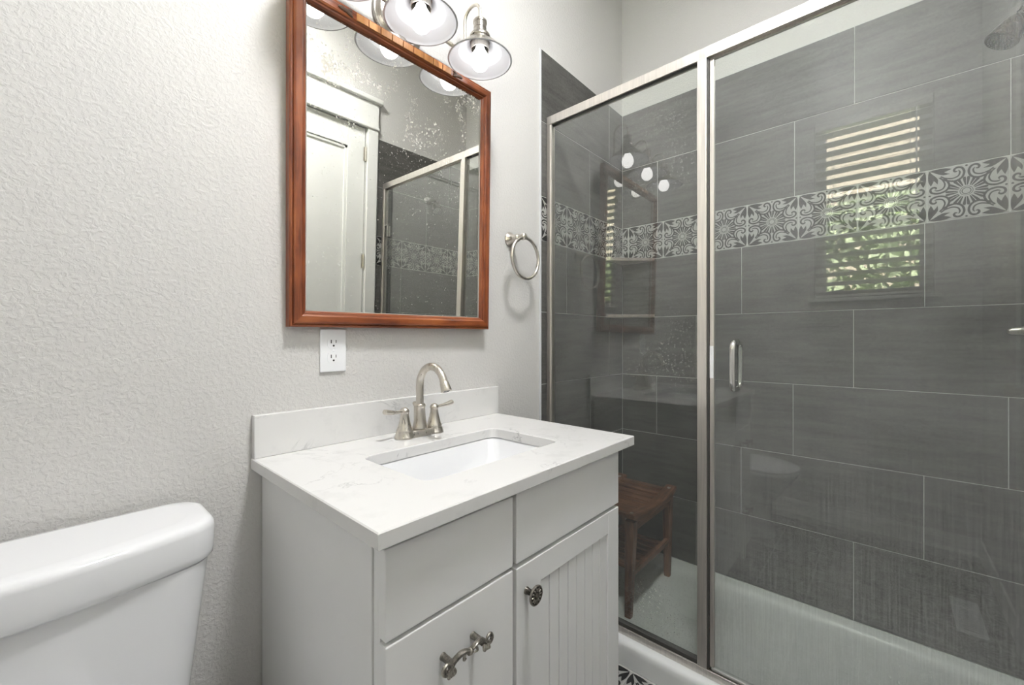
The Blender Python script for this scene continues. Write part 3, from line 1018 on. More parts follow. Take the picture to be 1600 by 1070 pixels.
for i in range(1, 23):
    a = PI - (PI - 0.36) * i / 22
    pts.append((fxc, fyc - sr - sr * math.cos(a), 1.056 + sr * math.sin(a)))
e = Vector(pts[-1]); dr = (Vector(pts[-1]) - Vector(pts[-2])).normalized()
pts.append(e + dr * 0.006)
tube(bm, pts, [0.0108] * len(pts), 18)
tip = [e + dr * k for k in (0.004, 0.006, 0.016, 0.028, 0.030, 0.030)]
tube(bm, tip, [0.0112, 0.0122, 0.0130, 0.0150, 0.0142, 0.0100], 20)
sp = obj('spout', bm, M['nickel'], fau)
bm = B(); tube(bm, [e + dr * 0.0285, e + dr * 0.0305], 0.0095, 16)
obj('aerator', bm, M['dark_metal'], sp)
bm = B()
tube(bm, [(fxc - 0.003, fyc + 0.021, z0 - 0.002), (fxc - 0.003, fyc + 0.021, z0 + 0.064)], 0.0026, 10)
lathe(bm, [(0.001, 0.062), (0.004, 0.062), (0.0065, 0.068), (0.0065, 0.071), (0.003, 0.074), (0.001, 0.0745)], (fxc - 0.003, fyc + 0.021, z0), 'z', 16)
obj('lift_rod', bm, M['nickel'], fau)
for s in (-1, 1):
    bm = B()
    hx = fxc + s * 0.0508
    z1 = CTZ + 0.0195
    lathe(bm, [(0.001, z1), (0.0228, z1), (0.0230, z1 + 0.002), (0.0218, z1 + 0.005), (0.0185, z1 + 0.014), (0.0150, z1 + 0.026), (0.0122, z1 + 0.040), (0.0112, z1 + 0.050),
               (0.0116, z1 + 0.0515), (0.0128, z1 + 0.053), (0.0128, z1 + 0.057), (0.0110, z1 + 0.061), (0.0070, z1 + 0.0645), (0.0025, z1 + 0.066), (0.0005, z1 + 0.066)], (hx, fyc, 0), 'z', 28)
    hb = obj('handle', bm, M['nickel'], fau)
    bm = B()
    sy = 0.010 if s < 0 else 0.0
    pth = [(hx + s * t, fyc - sy * t / 0.07, z1 + 0.0555 + h) for t, h in ((0.004, 0.000), (0.014, 0.000), (0.030, 0.0005), (0.050, 0.003), (0.064, 0.006), (0.068, 0.007))]
    tube(bm, pth, [0.0062, 0.0058, 0.0066, 0.0088, 0.0100, 0.0092], 14, flat=(0.72, 1.0))
    obj('lever', bm, M['nickel'], hb)

# ------------------------------------------------------------------ outlet
ox0, ox1, oz0, oz1 = 0.4708, 0.5405, 1.1020, 1.2155
out = thing('wall_outlet', 'white duplex wall outlet just under the mirror', 'outlet', ((ox0 + ox1) / 2, 0, oz0))
bm = B(); box(bm, ox0, ox1, -0.0058, -0.0003, oz0, oz1, 0.0022)
obj('cover_plate', bm, M['plastic'], out)
ocx = (ox0 + ox1) / 2; ocz = (oz0 + oz1) / 2
for s in (1, -1):
    cz = ocz + s * 0.0195
    poly = []
    for i in range(32):
        a = 2 * PI * i / 32
        poly.append((ocx + max(-0.0165, min(0.0165, 0.0175 * math.cos(a))), cz + max(-0.0138, min(0.0138, 0.0175 * math.sin(a)))))
    bm = B(); prism(bm, poly, 'y', -0.0068, -0.0040)
    rc = obj('receptacle', bm, M['plastic'], out)
    bm = B()
    box(bm, ocx - 0.0076, ocx - 0.0054, -0.00695, -0.0062, cz - 0.0005, cz + 0.0085)
    box(bm, ocx + 0.0054, ocx + 0.0072, -0.00695, -0.0062, cz + 0.0005, cz + 0.0080)
    prism(bm, [(ocx + 0.0027 * math.cos(2 * PI * i / 14), cz - 0.0068 + 0.0027 * math.sin(2 * PI * i / 14)) for i in range(14)], 'y', -0.00695, -0.0062)
    obj('slots', bm, M['black'], rc)
bm = B(); lathe(bm, [(0.0005, 0), (0.003, 0), (0.0026, 0.0008), (0.0005, 0.001)], (ocx, -0.0058, ocz), '-y', 14)
obj('screw', bm, M['plastic'], out)

# ------------------------------------------------------------------ towel ring
tr_ = thing('towel_ring', 'brushed nickel towel ring on the wall beside the shower', 'towel ring', (1.206, 0, 1.577))
bm = B()
lathe(bm, [(0.001, 0.0004), (0.0280, 0.0004), (0.0288, 0.003), (0.0270, 0.007), (0.0225, 0.011), (0.0175, 0.020), (0.0150, 0.030), (0.0140, 0.040), (0.0150, 0.043), (0.0138, 0.046), (0.0105, 0.050),
           (0.0095, 0.064), (0.0125, 0.067), (0.0125, 0.079), (0.0095, 0.083), (0.001, 0.085)], (1.206, 0, 1.577), '-y', 32)
obj('post', bm, M['nickel'], tr_)
bm = B(); ring_torus(bm, (1.2155, -0.0735, 1.4965), 0.0775, 0.0062, 'y', 64, 14)
obj('ring', bm, M['nickel'], tr_)

# ------------------------------------------------------------------ framed mirror (hangs slightly crooked, leaning forward)
mir = thing('wall_mirror', 'mahogany framed old mirror with golden block inlay above the vanity', 'mirror', (0.7225, -0.0065, 1.2215))
mir.rotation_euler = (math.radians(1.33), math.radians(-0.42), math.radians(-0.76))
MW, MH, FD = 0.668, 0.842, 0.030
hw = MW / 2
# profile across a frame member: (distance from the outer edge, depth in front of the wall)
PROF = [(0.000, 0.000), (0.000, 0.022), (0.0025, 0.0255), (0.006, 0.0255), (0.007, 0.0235), (0.009, 0.0280), (0.013, 0.0300), (0.027, 0.0300), (0.031, 0.0275), (0.0325, 0.0235), (0.036, 0.0225), (0.040, 0.0170), (0.041, 0.010), (0.041, 0.000)]
def member(bm, a, b, inward, flip):
    """mitred moulding from corner a to corner b (x,z), inward = unit vector towards the glass"""
    a, b, n = Vector(a), Vector(b), Vector(inward)
    t = (b - a).normalized()
    ra, rb = [], []
    for d, h in PROF:
        pa = a + n * d + t * d; pb = b + n * d - t * d
        ra.append((pa.x, -h, pa.y)); rb.append((pb.x, -h, pb.y))
    quadstrip(bm, [ra, rb], True, 0, False)
for nm, a, b, n, mt in (('frame_bottom', (-hw, 0), (hw, 0), (0, 1), 'frame_wood_x'), ('frame_top', (-hw, MH), (hw, MH), (0, -1), 'frame_wood_x'),
                        ('frame_side', (-hw, 0), (-hw, MH), (1, 0), 'frame_wood_z'), ('frame_side', (hw, 0), (hw, MH), (-1, 0), 'frame_wood_z')):
    bm = B(); member(bm, a, b, n, 0)
    part = obj(nm, bm, M[mt], mir, local=True, sharp=25)
    if nm == 'frame_top':
        ftop = part
bm = B(); box(bm, -hw + 0.036, hw - 0.036, -0.0115, -0.0065, 0.036, MH - 0.036)
obj('mirror_glass', bm, M['mirror'], mir, local=True)
bm = B()
for q in ((-hw + 0.0405, -hw + 0.0435, 0.0405, MH - 0.0405), (hw - 0.0435, hw - 0.0405, 0.0405, MH - 0.0405)):
    box(bm, q[0], q[1], -0.0135, -0.0115, q[2], q[3])
box(bm, -hw + 0.0405, hw - 0.0405, -0.0135, -0.0115, 0.0405, 0.0425)
obj('silver_edge', bm, M['seal'], mir, local=True)
bm = B(); box(bm, -hw + 0.01, hw - 0.01, -0.0064, 0.0, 0.01, MH - 0.01)
obj('backing_board', bm, M['carving'], mir, local=True)
nblk = 9
bx0, bx1 = -0.172, 0.148
for k in range(nblk):
    a = bx0 + (bx1 - bx0) * k / nblk; b = bx0 + (bx1 - bx0) * (k + 1) / nblk
    bm = B(); box(bm, a + 0.0012, b - 0.0012, -0.0335, -0.0298, MH - 0.0290, MH - 0.0100, 0.001)
    obj('inlay_block', bm, M['inlay'], ftop, local=True)
for s, cx in ((-1, -0.197), (1, 0.172)):
    bm = B()
    cz = MH - 0.0185
    for k, (du, dw, ang, ln) in enumerate(((0.004, 0.003, 0.45, 0.013), (-0.006, 0.001, 0.15, 0.015), (0.006, -0.004, -0.35, 0.012), (-0.014, 0.002, 0.2, 0.010), (0.0, -0.001, 0.0, 0.016))):
        t = bmesh.new(); bmesh.ops.create_uvsphere(t, u_segments=10, v_segments=8, radius=1.0)
        merge(bm, t, Matrix.Translation((cx - s * du, -0.0312, cz + dw)) @ Matrix.Rotation(s * ang, 4, 'Y') @ Matrix.Diagonal((ln, 0.0035, 0.0042, 1)))
    for f in bm.faces:
        f.smooth = True
    obj('carved_leaf', bm, M['carving'], ftop, local=True)

# ------------------------------------------------------------------ vanity light with three barn shades
LX, LZ = 0.7035, 2.145
vl = thing('vanity_light', 'brushed nickel three shade vanity light above the mirror', 'wall light', (LX, 0, LZ))
bm = B(); lathe(bm, [(0.001, 0.0003), (0.085, 0.0003), (0.0855, 0.006), (0.083, 0.011), (0.077, 0.013), (0.073, 0.018), (0.067, 0.0225), (0.055, 0.024), (0.001, 0.025)], (LX, 0, LZ), '-y', 56)
obj('canopy', bm, M['nickel_dark'], vl)
SP = 0.2289
AY, SHY = -0.046, -0.12
bm = B()
tube(bm, [(LX - SP, AY, LZ), (LX, AY, LZ), (LX + SP, AY, LZ)], 0.0062, 14)
for s in (-1, 0, 1):
    t = bmesh.new(); bmesh.ops.create_uvsphere(t, u_segments=16, v_segments=10, radius=0.0095)
    merge(bm, t, Matrix.Translation((LX + s * SP, AY, LZ)))
lathe(bm, [(0.001, 0.022), (0.012, 0.022), (0.010, 0.042), (0.001, 0.044)], (LX, 0, LZ), '-y', 16)
for f in bm.faces:
    f.smooth = True
obj('cross_bar', bm, M['nickel'], vl)
for s in (-1, 0, 1):
    sx = LX + s * SP
    bm = B()
    ar = (AY - SHY) / 2
    pts = [(sx, AY, LZ), (sx, AY, LZ + 0.05), (sx, AY, 2.246)]
    for i in range(1, 17):
        a = PI * i / 16
        pts.append((sx, AY - ar + ar * math.cos(a), 2.246 + ar * math.sin(a)))
    pts.append((sx, SHY, 2.216))
    tube(bm, pts, 0.0052, 12)
    obj('arm', bm, M['nickel'], vl)
    bm = B()
    lathe(bm, [(0.001, 2.224), (0.008, 2.224), (0.0185, 2.219), (0.0222, 2.214), (0.0222, 2.2075), (0.0205, 2.2065), (0.0200, 2.1945), (0.0208, 2.1935), (0.0208, 2.190), (0.0198, 2.189), (0.0198, 2.178),
               (0.0225, 2.176), (0.0290, 2.172), (0.0335, 2.166), (0.0340, 2.159), (0.0320, 2.156), (0.0345, 2.153), (0.0340, 2.147), (0.001, 2.147)], (sx, SHY, 0), 'z', 36)
    obj('socket_cup', bm, M['nickel_dark'], vl)
    bm = B()
    outp = [(0.033, 2.1465), (0.040, 2.1440), (0.058, 2.1290), (0.0655, 2.1255), (0.0680, 2.1225), (0.090, 2.1000), (0.1010, 2.0910), (0.1035, 2.0880)]
    inp = [(0.1020, 2.0868), (0.0985, 2.0870), (0.0965, 2.0915), (0.0940, 2.0945), (0.0715, 2.1120), (0.0690, 2.1130), (0.0655, 2.1205), (0.0640, 2.1225), (0.0600, 2.1235), (0.0440, 2.1350), (0.0380, 2.1412), (0.031, 2.1440)]
    n = 56
    def ringz(r, h):
        return [(sx + r * math.cos(2 * PI * i / n), SHY + r * math.sin(2 * PI * i / n), h) for i in range(n)]
    quadstrip(bm, [ringz(*p) for p in outp], True, 1, True, (False, False))
    quadstrip(bm, [ringz(*p) for p in [outp[-1]] + inp], True, 0, True, (False, False))
    quadstrip(bm, [ringz(*inp[-1]), ringz(*outp[0])], True, 1, True, (False, False))
    bmesh.ops.remove_doubles(bm, verts=bm.verts[:], dist=1e-6)
    sh = obj('shade', bm, [M['enamel'], M['nickel_dark']], vl, sharp=50)
    sh['label'] = 'barn shade, white inside and nickel outside'
    bm = B()
    lathe(bm, [(0.0005, -0.0305), (0.010, -0.029), (0.019, -0.0240), (0.0265, -0.0140), (0.0300, -0.002), (0.0295, 0.008), (0.0255, 0.020), (0.0195, 0.030), (0.0150, 0.038), (0.0140, 0.044), (0.001, 0.044)], (sx, SHY, 2.086), 'z', 32)
    obj('bulb', bm, M['bulb'], sh)
    bm = B()
    lathe(bm, [(0.0290, 2.146), (0.0295, 2.134), (0.0285, 2.122), (0.0270, 2.1215), (0.0275, 2.134), (0.0270, 2.146)], (sx, SHY, 0), 'z', 36)
    obj('socket_sleeve', bm, M['nickel'], sh)

# ------------------------------------------------------------------ toilet
tcx = -0.03
toi = thing('toilet', 'white two piece toilet left of the vanity cabinet', 'toilet', (tcx, -0.35, 0))
def tank_ring(hw_, yb, yf, bow, rb, rf, z):
    """plan outline of tank or lid: straight back, bowed front, rounded corners"""
    pts = []
    def arc(cx, cy_, r, a0, a1, n):
        for i in range(n + 1):
            a = a0 + (a1 - a0) * i / n
            pts.append((tcx + cx + r * math.cos(a), cy_ + r * math.sin(a), z))
    arc(hw_ - rb, yb - rb, rb, 0, PI / 2, 7)
    arc(-hw_ + rb, yb - rb, rb, PI / 2, PI, 7)
    arc(-hw_ + rf, yf + bow + rf, rf, PI, 1.5 * PI - 0.2, 7)
    n = 15
    for i in range(1, n):
        u = -1 + 2 * i / n
        x = (hw_ - rf) * u
        pts.append((tcx + x, yf + bow * u * u, z))
    arc(hw_ - rf, yf + bow + rf, rf, 1.5 * PI + 0.2, 2 * PI, 7)
    return pts
bm = B()
sec = [(0.165, -0.200, 0.395), (0.188, -0.206, 0.42), (0.199, -0.209, 0.52), (0.2135, -0.213, 0.65), (0.2290, -0.217, 0.790)]
quadstrip(bm, [tank_ring(h, -0.036, y, 0.022, 0.035, 0.045, z) for h, y, z in sec], True)
obj('tank', bm, M['china'], toi, sharp=60)
bm = B()
lid = [(0.2270, -0.218, 0.7905), (0.2340, -0.2245, 0.7915), (0.2375, -0.2275, 0.796), (0.2385, -0.2285, 0.805), (0.2395, -0.2295, 0.846), (0.2380, -0.2280, 0.853), (0.2340, -0.2240, 0.858), (0.2260, -0.2160, 0.861), (0.205, -0.198, 0.862)]
quadstrip(bm, [tank_ring(h, -0.028 - max(0, 0.2405 - h) * 0.5, y, 0.030, 0.045, 0.050, z) for h, y, z in lid], True)
obj('tank_lid', bm, M['china'], toi, sharp=60)
bm = B()
lathe(bm, [(0.001, 0.0), (0.015, 0.0), (0.015, 0.006), (0.008, 0.010), (0.007, 0.016), (0.001, 0.017)], (tcx - 0.145, -0.207, 0.735), '-y', 20)
tube(bm, [(tcx - 0.145, -0.222, 0.735), (tcx - 0.11, -0.224, 0.733), (tcx - 0.07, -0.225, 0.728)], [0.006, 0.006, 0.008], 10, flat=(1.2, 0.7))
obj('flush_lever', bm, M['chrome'], toi)
def oval(hx, yb, yf, z, n=40, sq=2.3):
    cy_, hy = (yb + yf) / 2, (yb - yf) / 2
    pts = []
    for i in range(n):
        a = 2 * PI * i / n
        c, s_ = math.cos(a), math.sin(a)
        pts.append((tcx + hx * math.copysign(abs(c) ** (2 / sq), c), cy_ + hy * math.copysign(abs(s_) ** (2 / sq), s_), z))
    return pts
bm = B()
quadstrip(bm, [oval(0.115, -0.14, -0.60, 0.0), oval(0.118, -0.14, -0.605, 0.02), oval(0.105, -0.15, -0.57, 0.08), oval(0.11, -0.14, -0.58, 0.20), oval(0.155, -0.09, -0.66, 0.31), oval(0.180, -0.045, -0.705, 0.375), oval(0.183, -0.04, -0.71, 0.394)], True)
obj('bowl', bm, M['china'], toi, sharp=60)
bm = B()
quadstrip(bm, [oval(0.182, -0.245, -0.712, 0.3945), oval(0.187, -0.243, -0.717, 0.400), oval(0.187, -0.243, -0.717, 0.410), oval(0.180, -0.248, -0.710, 0.4145)], True)
obj('seat', bm, M['plastic'], toi, sharp=60)
bm = B()
quadstrip(bm, [oval(0.180, -0.235, -0.708, 0.415), oval(0.186, -0.233, -0.716, 0.420), oval(0.185, -0.233, -0.715, 0.428), oval(0.172, -0.243, -0.700, 0.434), oval(0.10, -0.30, -0.60, 0.437)], True)
obj('seat_lid', bm, M['plastic'], toi, sharp=60)

# ------------------------------------------------------------------ shower pan
pan = thing('shower_pan', 'white acrylic shower pan with a low rounded curb', 'shower pan', (1.76, -0.74, 0))
bm = B()
PZ, PC = 0.035, 0.087
PX0, PX1, PY0, PY1 = XT + 0.001, XB - 0.0005, YR + 0.0065, -0.0065
prof = [(PX0, 0.0), (PX0 + 0.001, 0.055), (PX0 + 0.0022, 0.070), (PX0 + 0.007, 0.0805), (PX0 + 0.016, 0.0858), (PX0 + 0.030, PC), (PX0 + 0.075, PC), (PX0 + 0.088, 0.083), (PX0 + 0.096, 0.072), (PX0 + 0.104, 0.052), (PX0 + 0.118, 0.040), (PX0 + 0.145, PZ),
        (PX1 - 0.06, PZ), (PX1 - 0.035, 0.038), (PX1 - 0.018, 0.046), (PX1 - 0.009, 0.060), (PX1 - 0.006, 0.0765), (PX1, 0.0765), (PX1, 0.0)]
quadstrip(bm, [[(x, y, z) for x, z in prof] for y in (PY1, PY0)], True)
obj('tray', bm, M['acrylic'], pan, sharp=50)
for ya, s in ((PY1, -1), (PY0, 1)):
    bm = B()
    pr_ = [(ya, PZ - 0.002), (ya + s * 0.055, PZ - 0.002), (ya + s * 0.055, PZ + 0.0003), (ya + s * 0.032, 0.038), (ya + s * 0.016, 0.046), (ya + s * 0.008, 0.060), (ya + s * 0.005, 0.0765), (ya, 0.0765)]
    quadstrip(bm, [[(x, y, z) for y, z in pr_] for x in (PX0 + 0.10, PX1 - 0.004)], True)
    obj('end_flange', bm, M['acrylic'], pan, sharp=50)
bm = B(); lathe(bm, [(0.001, 0.003), (0.050, 0.003), (0.055, 0.0005), (0.055, -0.004), (0.001, -0.004)], (1.80, -1.15, PZ), 'z', 32)
for i in range(-2, 3):
    box(bm, 1.80 - 0.03, 1.80 + 0.03, -1.15 + i * 0.014 - 0.002, -1.15 + i * 0.014 + 0.002, PZ + 0.003, PZ + 0.0033, mi=1)
obj('drain_cover', bm, [M['chrome'], M['black']], pan)

# ------------------------------------------------------------------ shower enclosure
GX = 1.448
enc = thing('shower_enclosure', 'satin nickel framed glass shower enclosure along the curb', 'shower enclosure', (GX, -0.74, PC))
YA, YB = -0.0075, YR + 0.0075
RZ0, RZ1 = 2.106, 2.142
bm = B()
box(bm, GX - 0.014, GX + 0.020, YB, YA, RZ0 + 0.008, RZ1, 0.0015)
box(bm, GX - 0.014, GX - 0.008, YB, YA, RZ0, RZ0 + 0.009, 0.001)
box(bm, GX + 0.012, GX + 0.020, YB, YA, RZ0, RZ0 + 0.009, 0.001)
obj('header_rail', bm, M['frame'], enc)
bm = B(); box(bm, GX - 0.006, GX + 0.010, -0.6285, YA - 0.02, RZ0 - 0.002, RZ0 + 0.009)
obj('header_gasket', bm, M['rubber'], enc)
bm = B()
box(bm, GX - 0.016, GX + 0.022, YB, YA, PC + 0.0002, PC + 0.012, 0.001)
box(bm, GX - 0.016, GX - 0.010, YB, YA, PC + 0.011, PC + 0.026, 0.0012)
box(bm, GX + 0.014, GX + 0.022, YB, YA, PC + 0.011, PC + 0.022, 0.001)
obj('sill_track', bm, M['frame'], enc)
bm = B(); box(bm, GX - 0.0085, GX + 0.013, -0.6285, YA - 0.02, PC + 0.0125, PC + 0.038, 0.001)
obj('sill_gasket', bm, M['rubber'], enc)
for ya, s in ((YA, -1), (YB, 1)):
    bm = B()
    box(bm, GX - 0.014, GX + 0.020, ya, ya + s * 0.020, PC + 0.0265, RZ0 - 0.0005, 0.0015)
    box(bm, GX - 0.012, GX - 0.0075, ya + s * 0.019, ya + s * 0.026, PC + 0.0265, RZ0 - 0.0005, 0.001)
    obj('wall_jamb', bm, M['frame'], enc)
bm = B()
box(bm, GX - 0.016, GX + 0.018, -0.6605, -0.6310, PC + 0.0262, RZ0 - 0.0005, 0.0018)
obj('centre_post', bm, M['frame'], enc)
bm = B(); box(bm, GX - 0.008, GX + 0.010, -0.6662, -0.6608, PC + 0.03, RZ0 - 0.001)
obj('post_gasket', bm, M['rubber'], enc)
bm = B(); box(bm, GX - 0.001, GX + 0.005, -0.6305, YA - 0.021, PC + 0.030, RZ0 + 0.004)
o = obj('fixed_panel', bm, M['glass_fixed'], enc)
bm = B(); box(bm, GX - 0.001, GX + 0.007, YB + 0.028, -0.6690, PC + 0.034, RZ0 - 0.006)
gd = obj('glass_door', bm, M['glass_door'], enc)
bm = B()
box(bm, GX - 0.004, GX - 0.0012, -0.6800, -0.6672, PC + 0.036, RZ0 - 0.008, 0.0006)
box(bm, GX + 0.0072, GX + 0.010, -0.6800, -0.6672, PC + 0.036, RZ0 - 0.008, 0.0006)
obj('edge_seal', bm, M['frame'], gd)
bm = B(); box(bm, GX - 0.0085, GX - 0.0042, -0.6800, -0.6680, 1.0615, 1.166, 0.001)
obj('catch_plate', bm, M['plastic'], gd)
bm = B()
box(bm, GX - 0.006, GX + 0.012, YB + 0.03, -0.6720, PC + 0.024, PC + 0.0335, 0.002)
obj('bottom_sweep', bm, M['seal'], gd)
bm = B()
hy = -0.7445
for xo, s in ((GX - 0.001, -1), (GX + 0.007, 1)):
    d = 0.042
    za, zb = 1.032, 1.180
    rr_ = 0.024
    pts = [(xo, hy, za)]
    for i in range(9):
        a = PI / 2 * i / 8
        pts.append((xo + s * (d - rr_ + rr_ * math.sin(a)), hy, za + rr_ - rr_ * math.cos(a)))
    for i in range(9):
        a = PI / 2 * i / 8
        pts.append((xo + s * (d - rr_ + rr_ * math.cos(a)), hy, zb - rr_ + rr_ * math.sin(a)))
    pts.append((xo, hy, zb))
    tube(bm, pts, 0.0088, 14)
obj('handle', bm, M['chrome'], gd)
for z in (0.42, 1.83):
    bm = B()
    box(bm, GX - 0.010, GX - 0.0012, YB + 0.012, YB + 0.062, z - 0.035, z + 0.035, 0.002)
    box(bm, GX + 0.0072, GX + 0.016, YB + 0.0205, YB + 0.062, z - 0.035, z + 0.035, 0.002)
    obj('hinge', bm, M['chrome'], gd)

# ------------------------------------------------------------------ corner shelves
for z, lb in ((1.600, 'upper triangular stone corner shelf at the floral band'), (1.3045, 'lower triangular stone corner shelf below the floral band')):
    bm = B()
    prism(bm, [(1.944, -0.0065), (XB - 0.0005, -0.0065), (XB - 0.0005, -0.190), (XB - 0.012, -0.192), (1.943, -0.016)], 'z', z - 0.004, z + 0.012, bev=0.002)
    tag(obj('corner_shelf', bm, M['shelf']), lb, 'shelf', 'shower corner shelves')

# ------------------------------------------------------------------ teak shower stool
PFZ = PZ + 0.0003
sto = thing('shower_stool', 'dark teak slatted stool standing inside the shower', 'stool', (1.815, -0.17, PFZ))
sx0, sx1, sy0, sy1 = 1.588, 2.045, -0.335, -0.022
def dip(x):
    u = (x - (sx0 + sx1) / 2) / ((sx1 - sx0) / 2)
    return 0.445 + 0.027 * u * u
def rail(bm, y0_, y1_, ztop, depth, nx=18):
    rings = []
    for i in range(nx + 1):
        x = sx0 + (sx1 - sx0) * i / nx
        k = min(1, 0.55 + 3.0 * min(i, nx - i) / nx)
        zt_ = ztop(x); zb = zt_ - depth * k
        c = 0.004
        rings.append([(x, y0_ + c, zb), (x, y1_ - c, zb), (x, y1_, zb + c), (x, y1_, zt_ - c), (x, y1_ - c, zt_), (x, y0_ + c, zt_), (x, y0_, zt_ - c), (x, y0_, zb + c)])
    quadstrip(bm, rings, True, 0, False)
for a, b in ((sy0, sy0 + 0.052), (sy1 - 0.052, sy1)):
    bm = B(); rail(bm, a, b, dip, 0.034)
    nm = obj('end_rail', bm, M['teak_x'], sto, sharp=30)
    for xx in (sx0 + 0.030, sx1 - 0.030):
        bm = B(); lathe(bm, [(0.0005, 0.0014), (0.0072, 0.0014), (0.008, 0.0), (0.008, -0.004), (0.0005, -0.004)], (xx, (a + b) / 2, dip(xx) + 0.0015), 'z', 14)
        obj('screw_cap', bm, M['nickel'], nm)
ns = 9
for k in range(ns):
    xa = sx0 + 0.012 + (sx1 - sx0 - 0.024) * k / ns
    xb_ = xa + (sx1 - sx0 - 0.024) / ns - 0.011
    zt_ = dip((xa + xb_) / 2) - 0.001
    bm = B(); box(bm, xa, xb_, sy0 + 0.051, sy1 - 0.051, zt_ - 0.014, zt_, 0.002)
    obj('seat_slat', bm, M['teak_y'], sto)
def leg(x, y, ox, oy):
    bm = B()
    rings = []
    zt_ = dip(x) - 0.031
    for f, w in ((0, 0.026), (0.25, 0.030), (0.6, 0.035), (0.9, 0.040), (1.0, 0.042)):
        z = PFZ + (zt_ - PFZ) * f
        cx_, cy_ = x + ox * (1 - f), y + oy * (1 - f)
        h = w / 2; c = 0.003
        rings.append([(cx_ - h + c, cy_ - h, z), (cx_ + h - c, cy_ - h, z), (cx_ + h, cy_ - h + c, z), (cx_ + h, cy_ + h - c, z), (cx_ + h - c, cy_ + h, z), (cx_ - h + c, cy_ + h, z), (cx_ - h, cy_ + h - c, z), (cx_ - h, cy_ - h + c, z)])
    quadstrip(bm, rings, True, 0, False)
    obj('leg', bm, M['teak_z'], sto, sharp=20)
for x, ox in ((sx0 + 0.036, -0.012), (sx1 - 0.036, 0.012)):
    for y, oy in ((sy0 + 0.030, 0.006), (sy1 - 0.046, -0.006)):
        leg(x, y, ox, oy)
for y in (sy0 + 0.030, sy1 - 0.046):
    bm = B(); box(bm, sx0 + 0.045, sx1 - 0.045, y - 0.010, y + 0.010, 0.200, 0.225, 0.002)
    obj('stretcher', bm, M['teak_x'], sto)
    bm = B(); box(bm, sx0 + 0.055, sx1 - 0.055, y - 0.009, y + 0.009, 0.385, 0.4085, 0.002)
    obj('apron', bm, M['teak_x'], sto)
for k in range(7):
    xa = sx0 + 0.062 + (sx1 - sx0 - 0.124) * k / 7
    bm = B(); box(bm, xa, xa + 0.034, sy0 + 0.0415, sy1 - 0.0575, 0.207, 0.218, 0.0015)
    obj('shelf_slat', bm, M['teak_y'], sto)

# ------------------------------------------------------------------ shower head and valve on the end wall
shx = 1.79
hd = thing('showerhead', 'brushed nickel shower head on a bent arm from the end wall', 'shower head', (shx, YR, 2.10))
bm = B(); lathe(bm, [(0.001, 0.0004), (0.029, 0.0004), (0.030, 0.003), (0.026, 0.008), (0.014, 0.012), (0.001, 0.012)], (shx, YR + 0.006, 2.115), 'y', 28)
obj('flange', bm, M['chrome'], hd)
bm = B()
pts = [(shx, YR + 0.008, 2.115), (shx, YR + 0.025, 2.115)] + [tuple(p) for p in bez((shx, YR + 0.028, 2.115), (shx, YR + 0.055, 2.115), (shx, YR + 0.077, 2.112), (shx, YR + 0.099, 2.096), 8)]
tube(bm, pts, 0.0088, 14)
obj('arm', bm, M['chrome'], hd)
bm = B()
base = Vector((shx, YR + 0.097, 2.098)); dr = Vector((-0.16, 0.52, -0.84)).normalized()
hp = [(0.000, 0.010), (0.003, 0.0135), (0.016, 0.0135), (0.018, 0.011), (0.024, 0.011), (0.027, 0.0165), (0.034, 0.0215), (0.050, 0.0275), (0.070, 0.0330), (0.088, 0.0365), (0.094, 0.0370), (0.096, 0.0355)]
tube(bm, [base + dr * a for a, r in hp], [r for a, r in hp], 32)
hb = obj('head_shell', bm, M['head'], hd, sharp=40)
bm = B()
fc = base + dr * 0.0965
tube(bm, [fc - dr * 0.001, fc + dr * 0.0012], [0.0345, 0.0335], 32)
obj('spray_plate', bm, M['dark_metal'], hb)
bm = B()
e1 = dr.orthogonal().normalized(); e2 = dr.cross(e1)
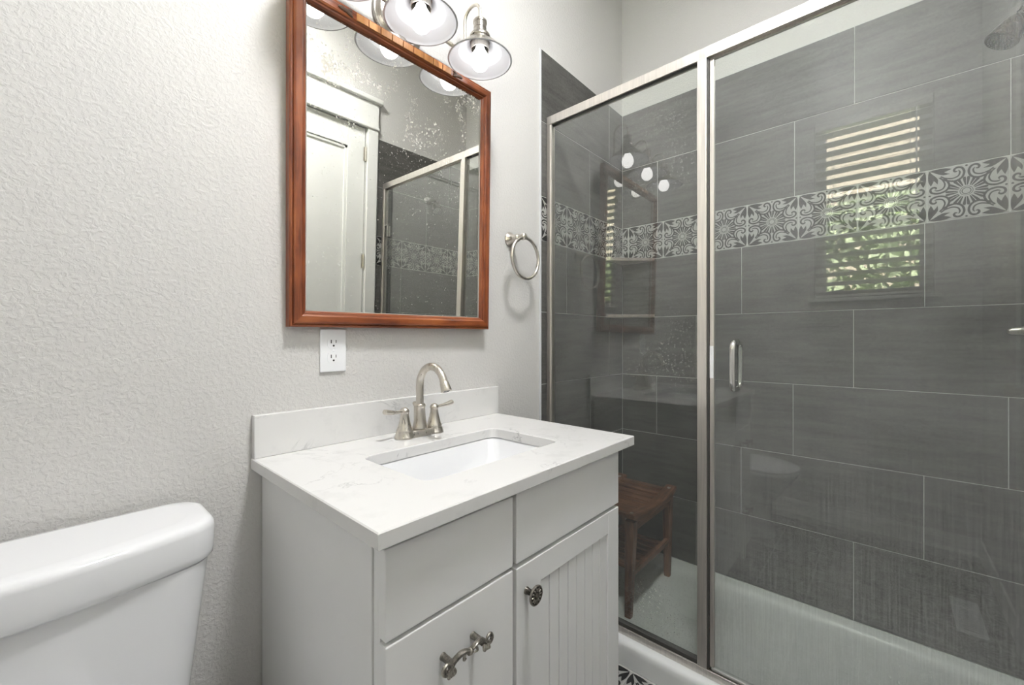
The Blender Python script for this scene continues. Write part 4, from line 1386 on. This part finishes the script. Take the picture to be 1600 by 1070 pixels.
for r_, n_ in ((0.006, 6), (0.013, 12), (0.020, 18), (0.027, 24)):
    for i in range(n_):
        a = 2 * PI * i / n_
        p = fc + (e1 * math.cos(a) + e2 * math.sin(a)) * r_
        tube(bm, [p, p + dr * 0.003], 0.0011, 6)
obj('nozzles', bm, M['plastic'], hb)

vlv = thing('shower_valve', 'chrome lever shower valve on the end wall under the shower head', 'valve', (shx, YR, 1.21))
bm = B(); lathe(bm, [(0.001, 0.0004), (0.083, 0.0004), (0.085, 0.004), (0.078, 0.009), (0.040, 0.014), (0.030, 0.018), (0.026, 0.055), (0.022, 0.066), (0.001, 0.068)], (shx, YR + 0.006, 1.212), 'y', 40)
obj('escutcheon', bm, M['nickel'], vlv)
bm = B()
tube(bm, [(shx, YR + 0.052, 1.212), (shx, YR + 0.075, 1.212), (shx - 0.004, YR + 0.10, 1.2115), (shx - 0.01, YR + 0.128, 1.2105), (shx - 0.012, YR + 0.134, 1.210)], [0.017, 0.016, 0.0125, 0.0095, 0.005], 16)
obj('lever', bm, M['nickel_dark'], vlv)

# ------------------------------------------------------------------ floor register near the door
reg = thing('floor_register', 'white metal floor register beside the door wall', 'vent', (0.265, -1.3525, 0))
bm = B()
rx0, rx1, ry0, ry1 = 0.112, 0.418, -1.397, -1.308
box(bm, rx0, rx1, ry0, ry0 + 0.024, 0.0003, 0.005, 0.0015)
box(bm, rx0, rx1, ry1 - 0.024, ry1, 0.0003, 0.005, 0.0015)
box(bm, rx0, rx0 + 0.024, ry0 + 0.024, ry1 - 0.024, 0.0003, 0.005)
box(bm, rx1 - 0.024, rx1, ry0 + 0.024, ry1 - 0.024, 0.0003, 0.005)
for k in range(16):
    xa = rx0 + 0.030 + (rx1 - rx0 - 0.06) * k / 16
    box(bm, xa, xa + 0.006, ry0 + 0.023, ry1 - 0.023, 0.0012, 0.0045)
obj('grille', bm, M['plastic'], reg)
bm = B(); box(bm, rx0 + 0.024, rx1 - 0.024, ry0 + 0.024, ry1 - 0.024, 0.0003, 0.0010)
obj('duct_opening', bm, M['black'], reg)
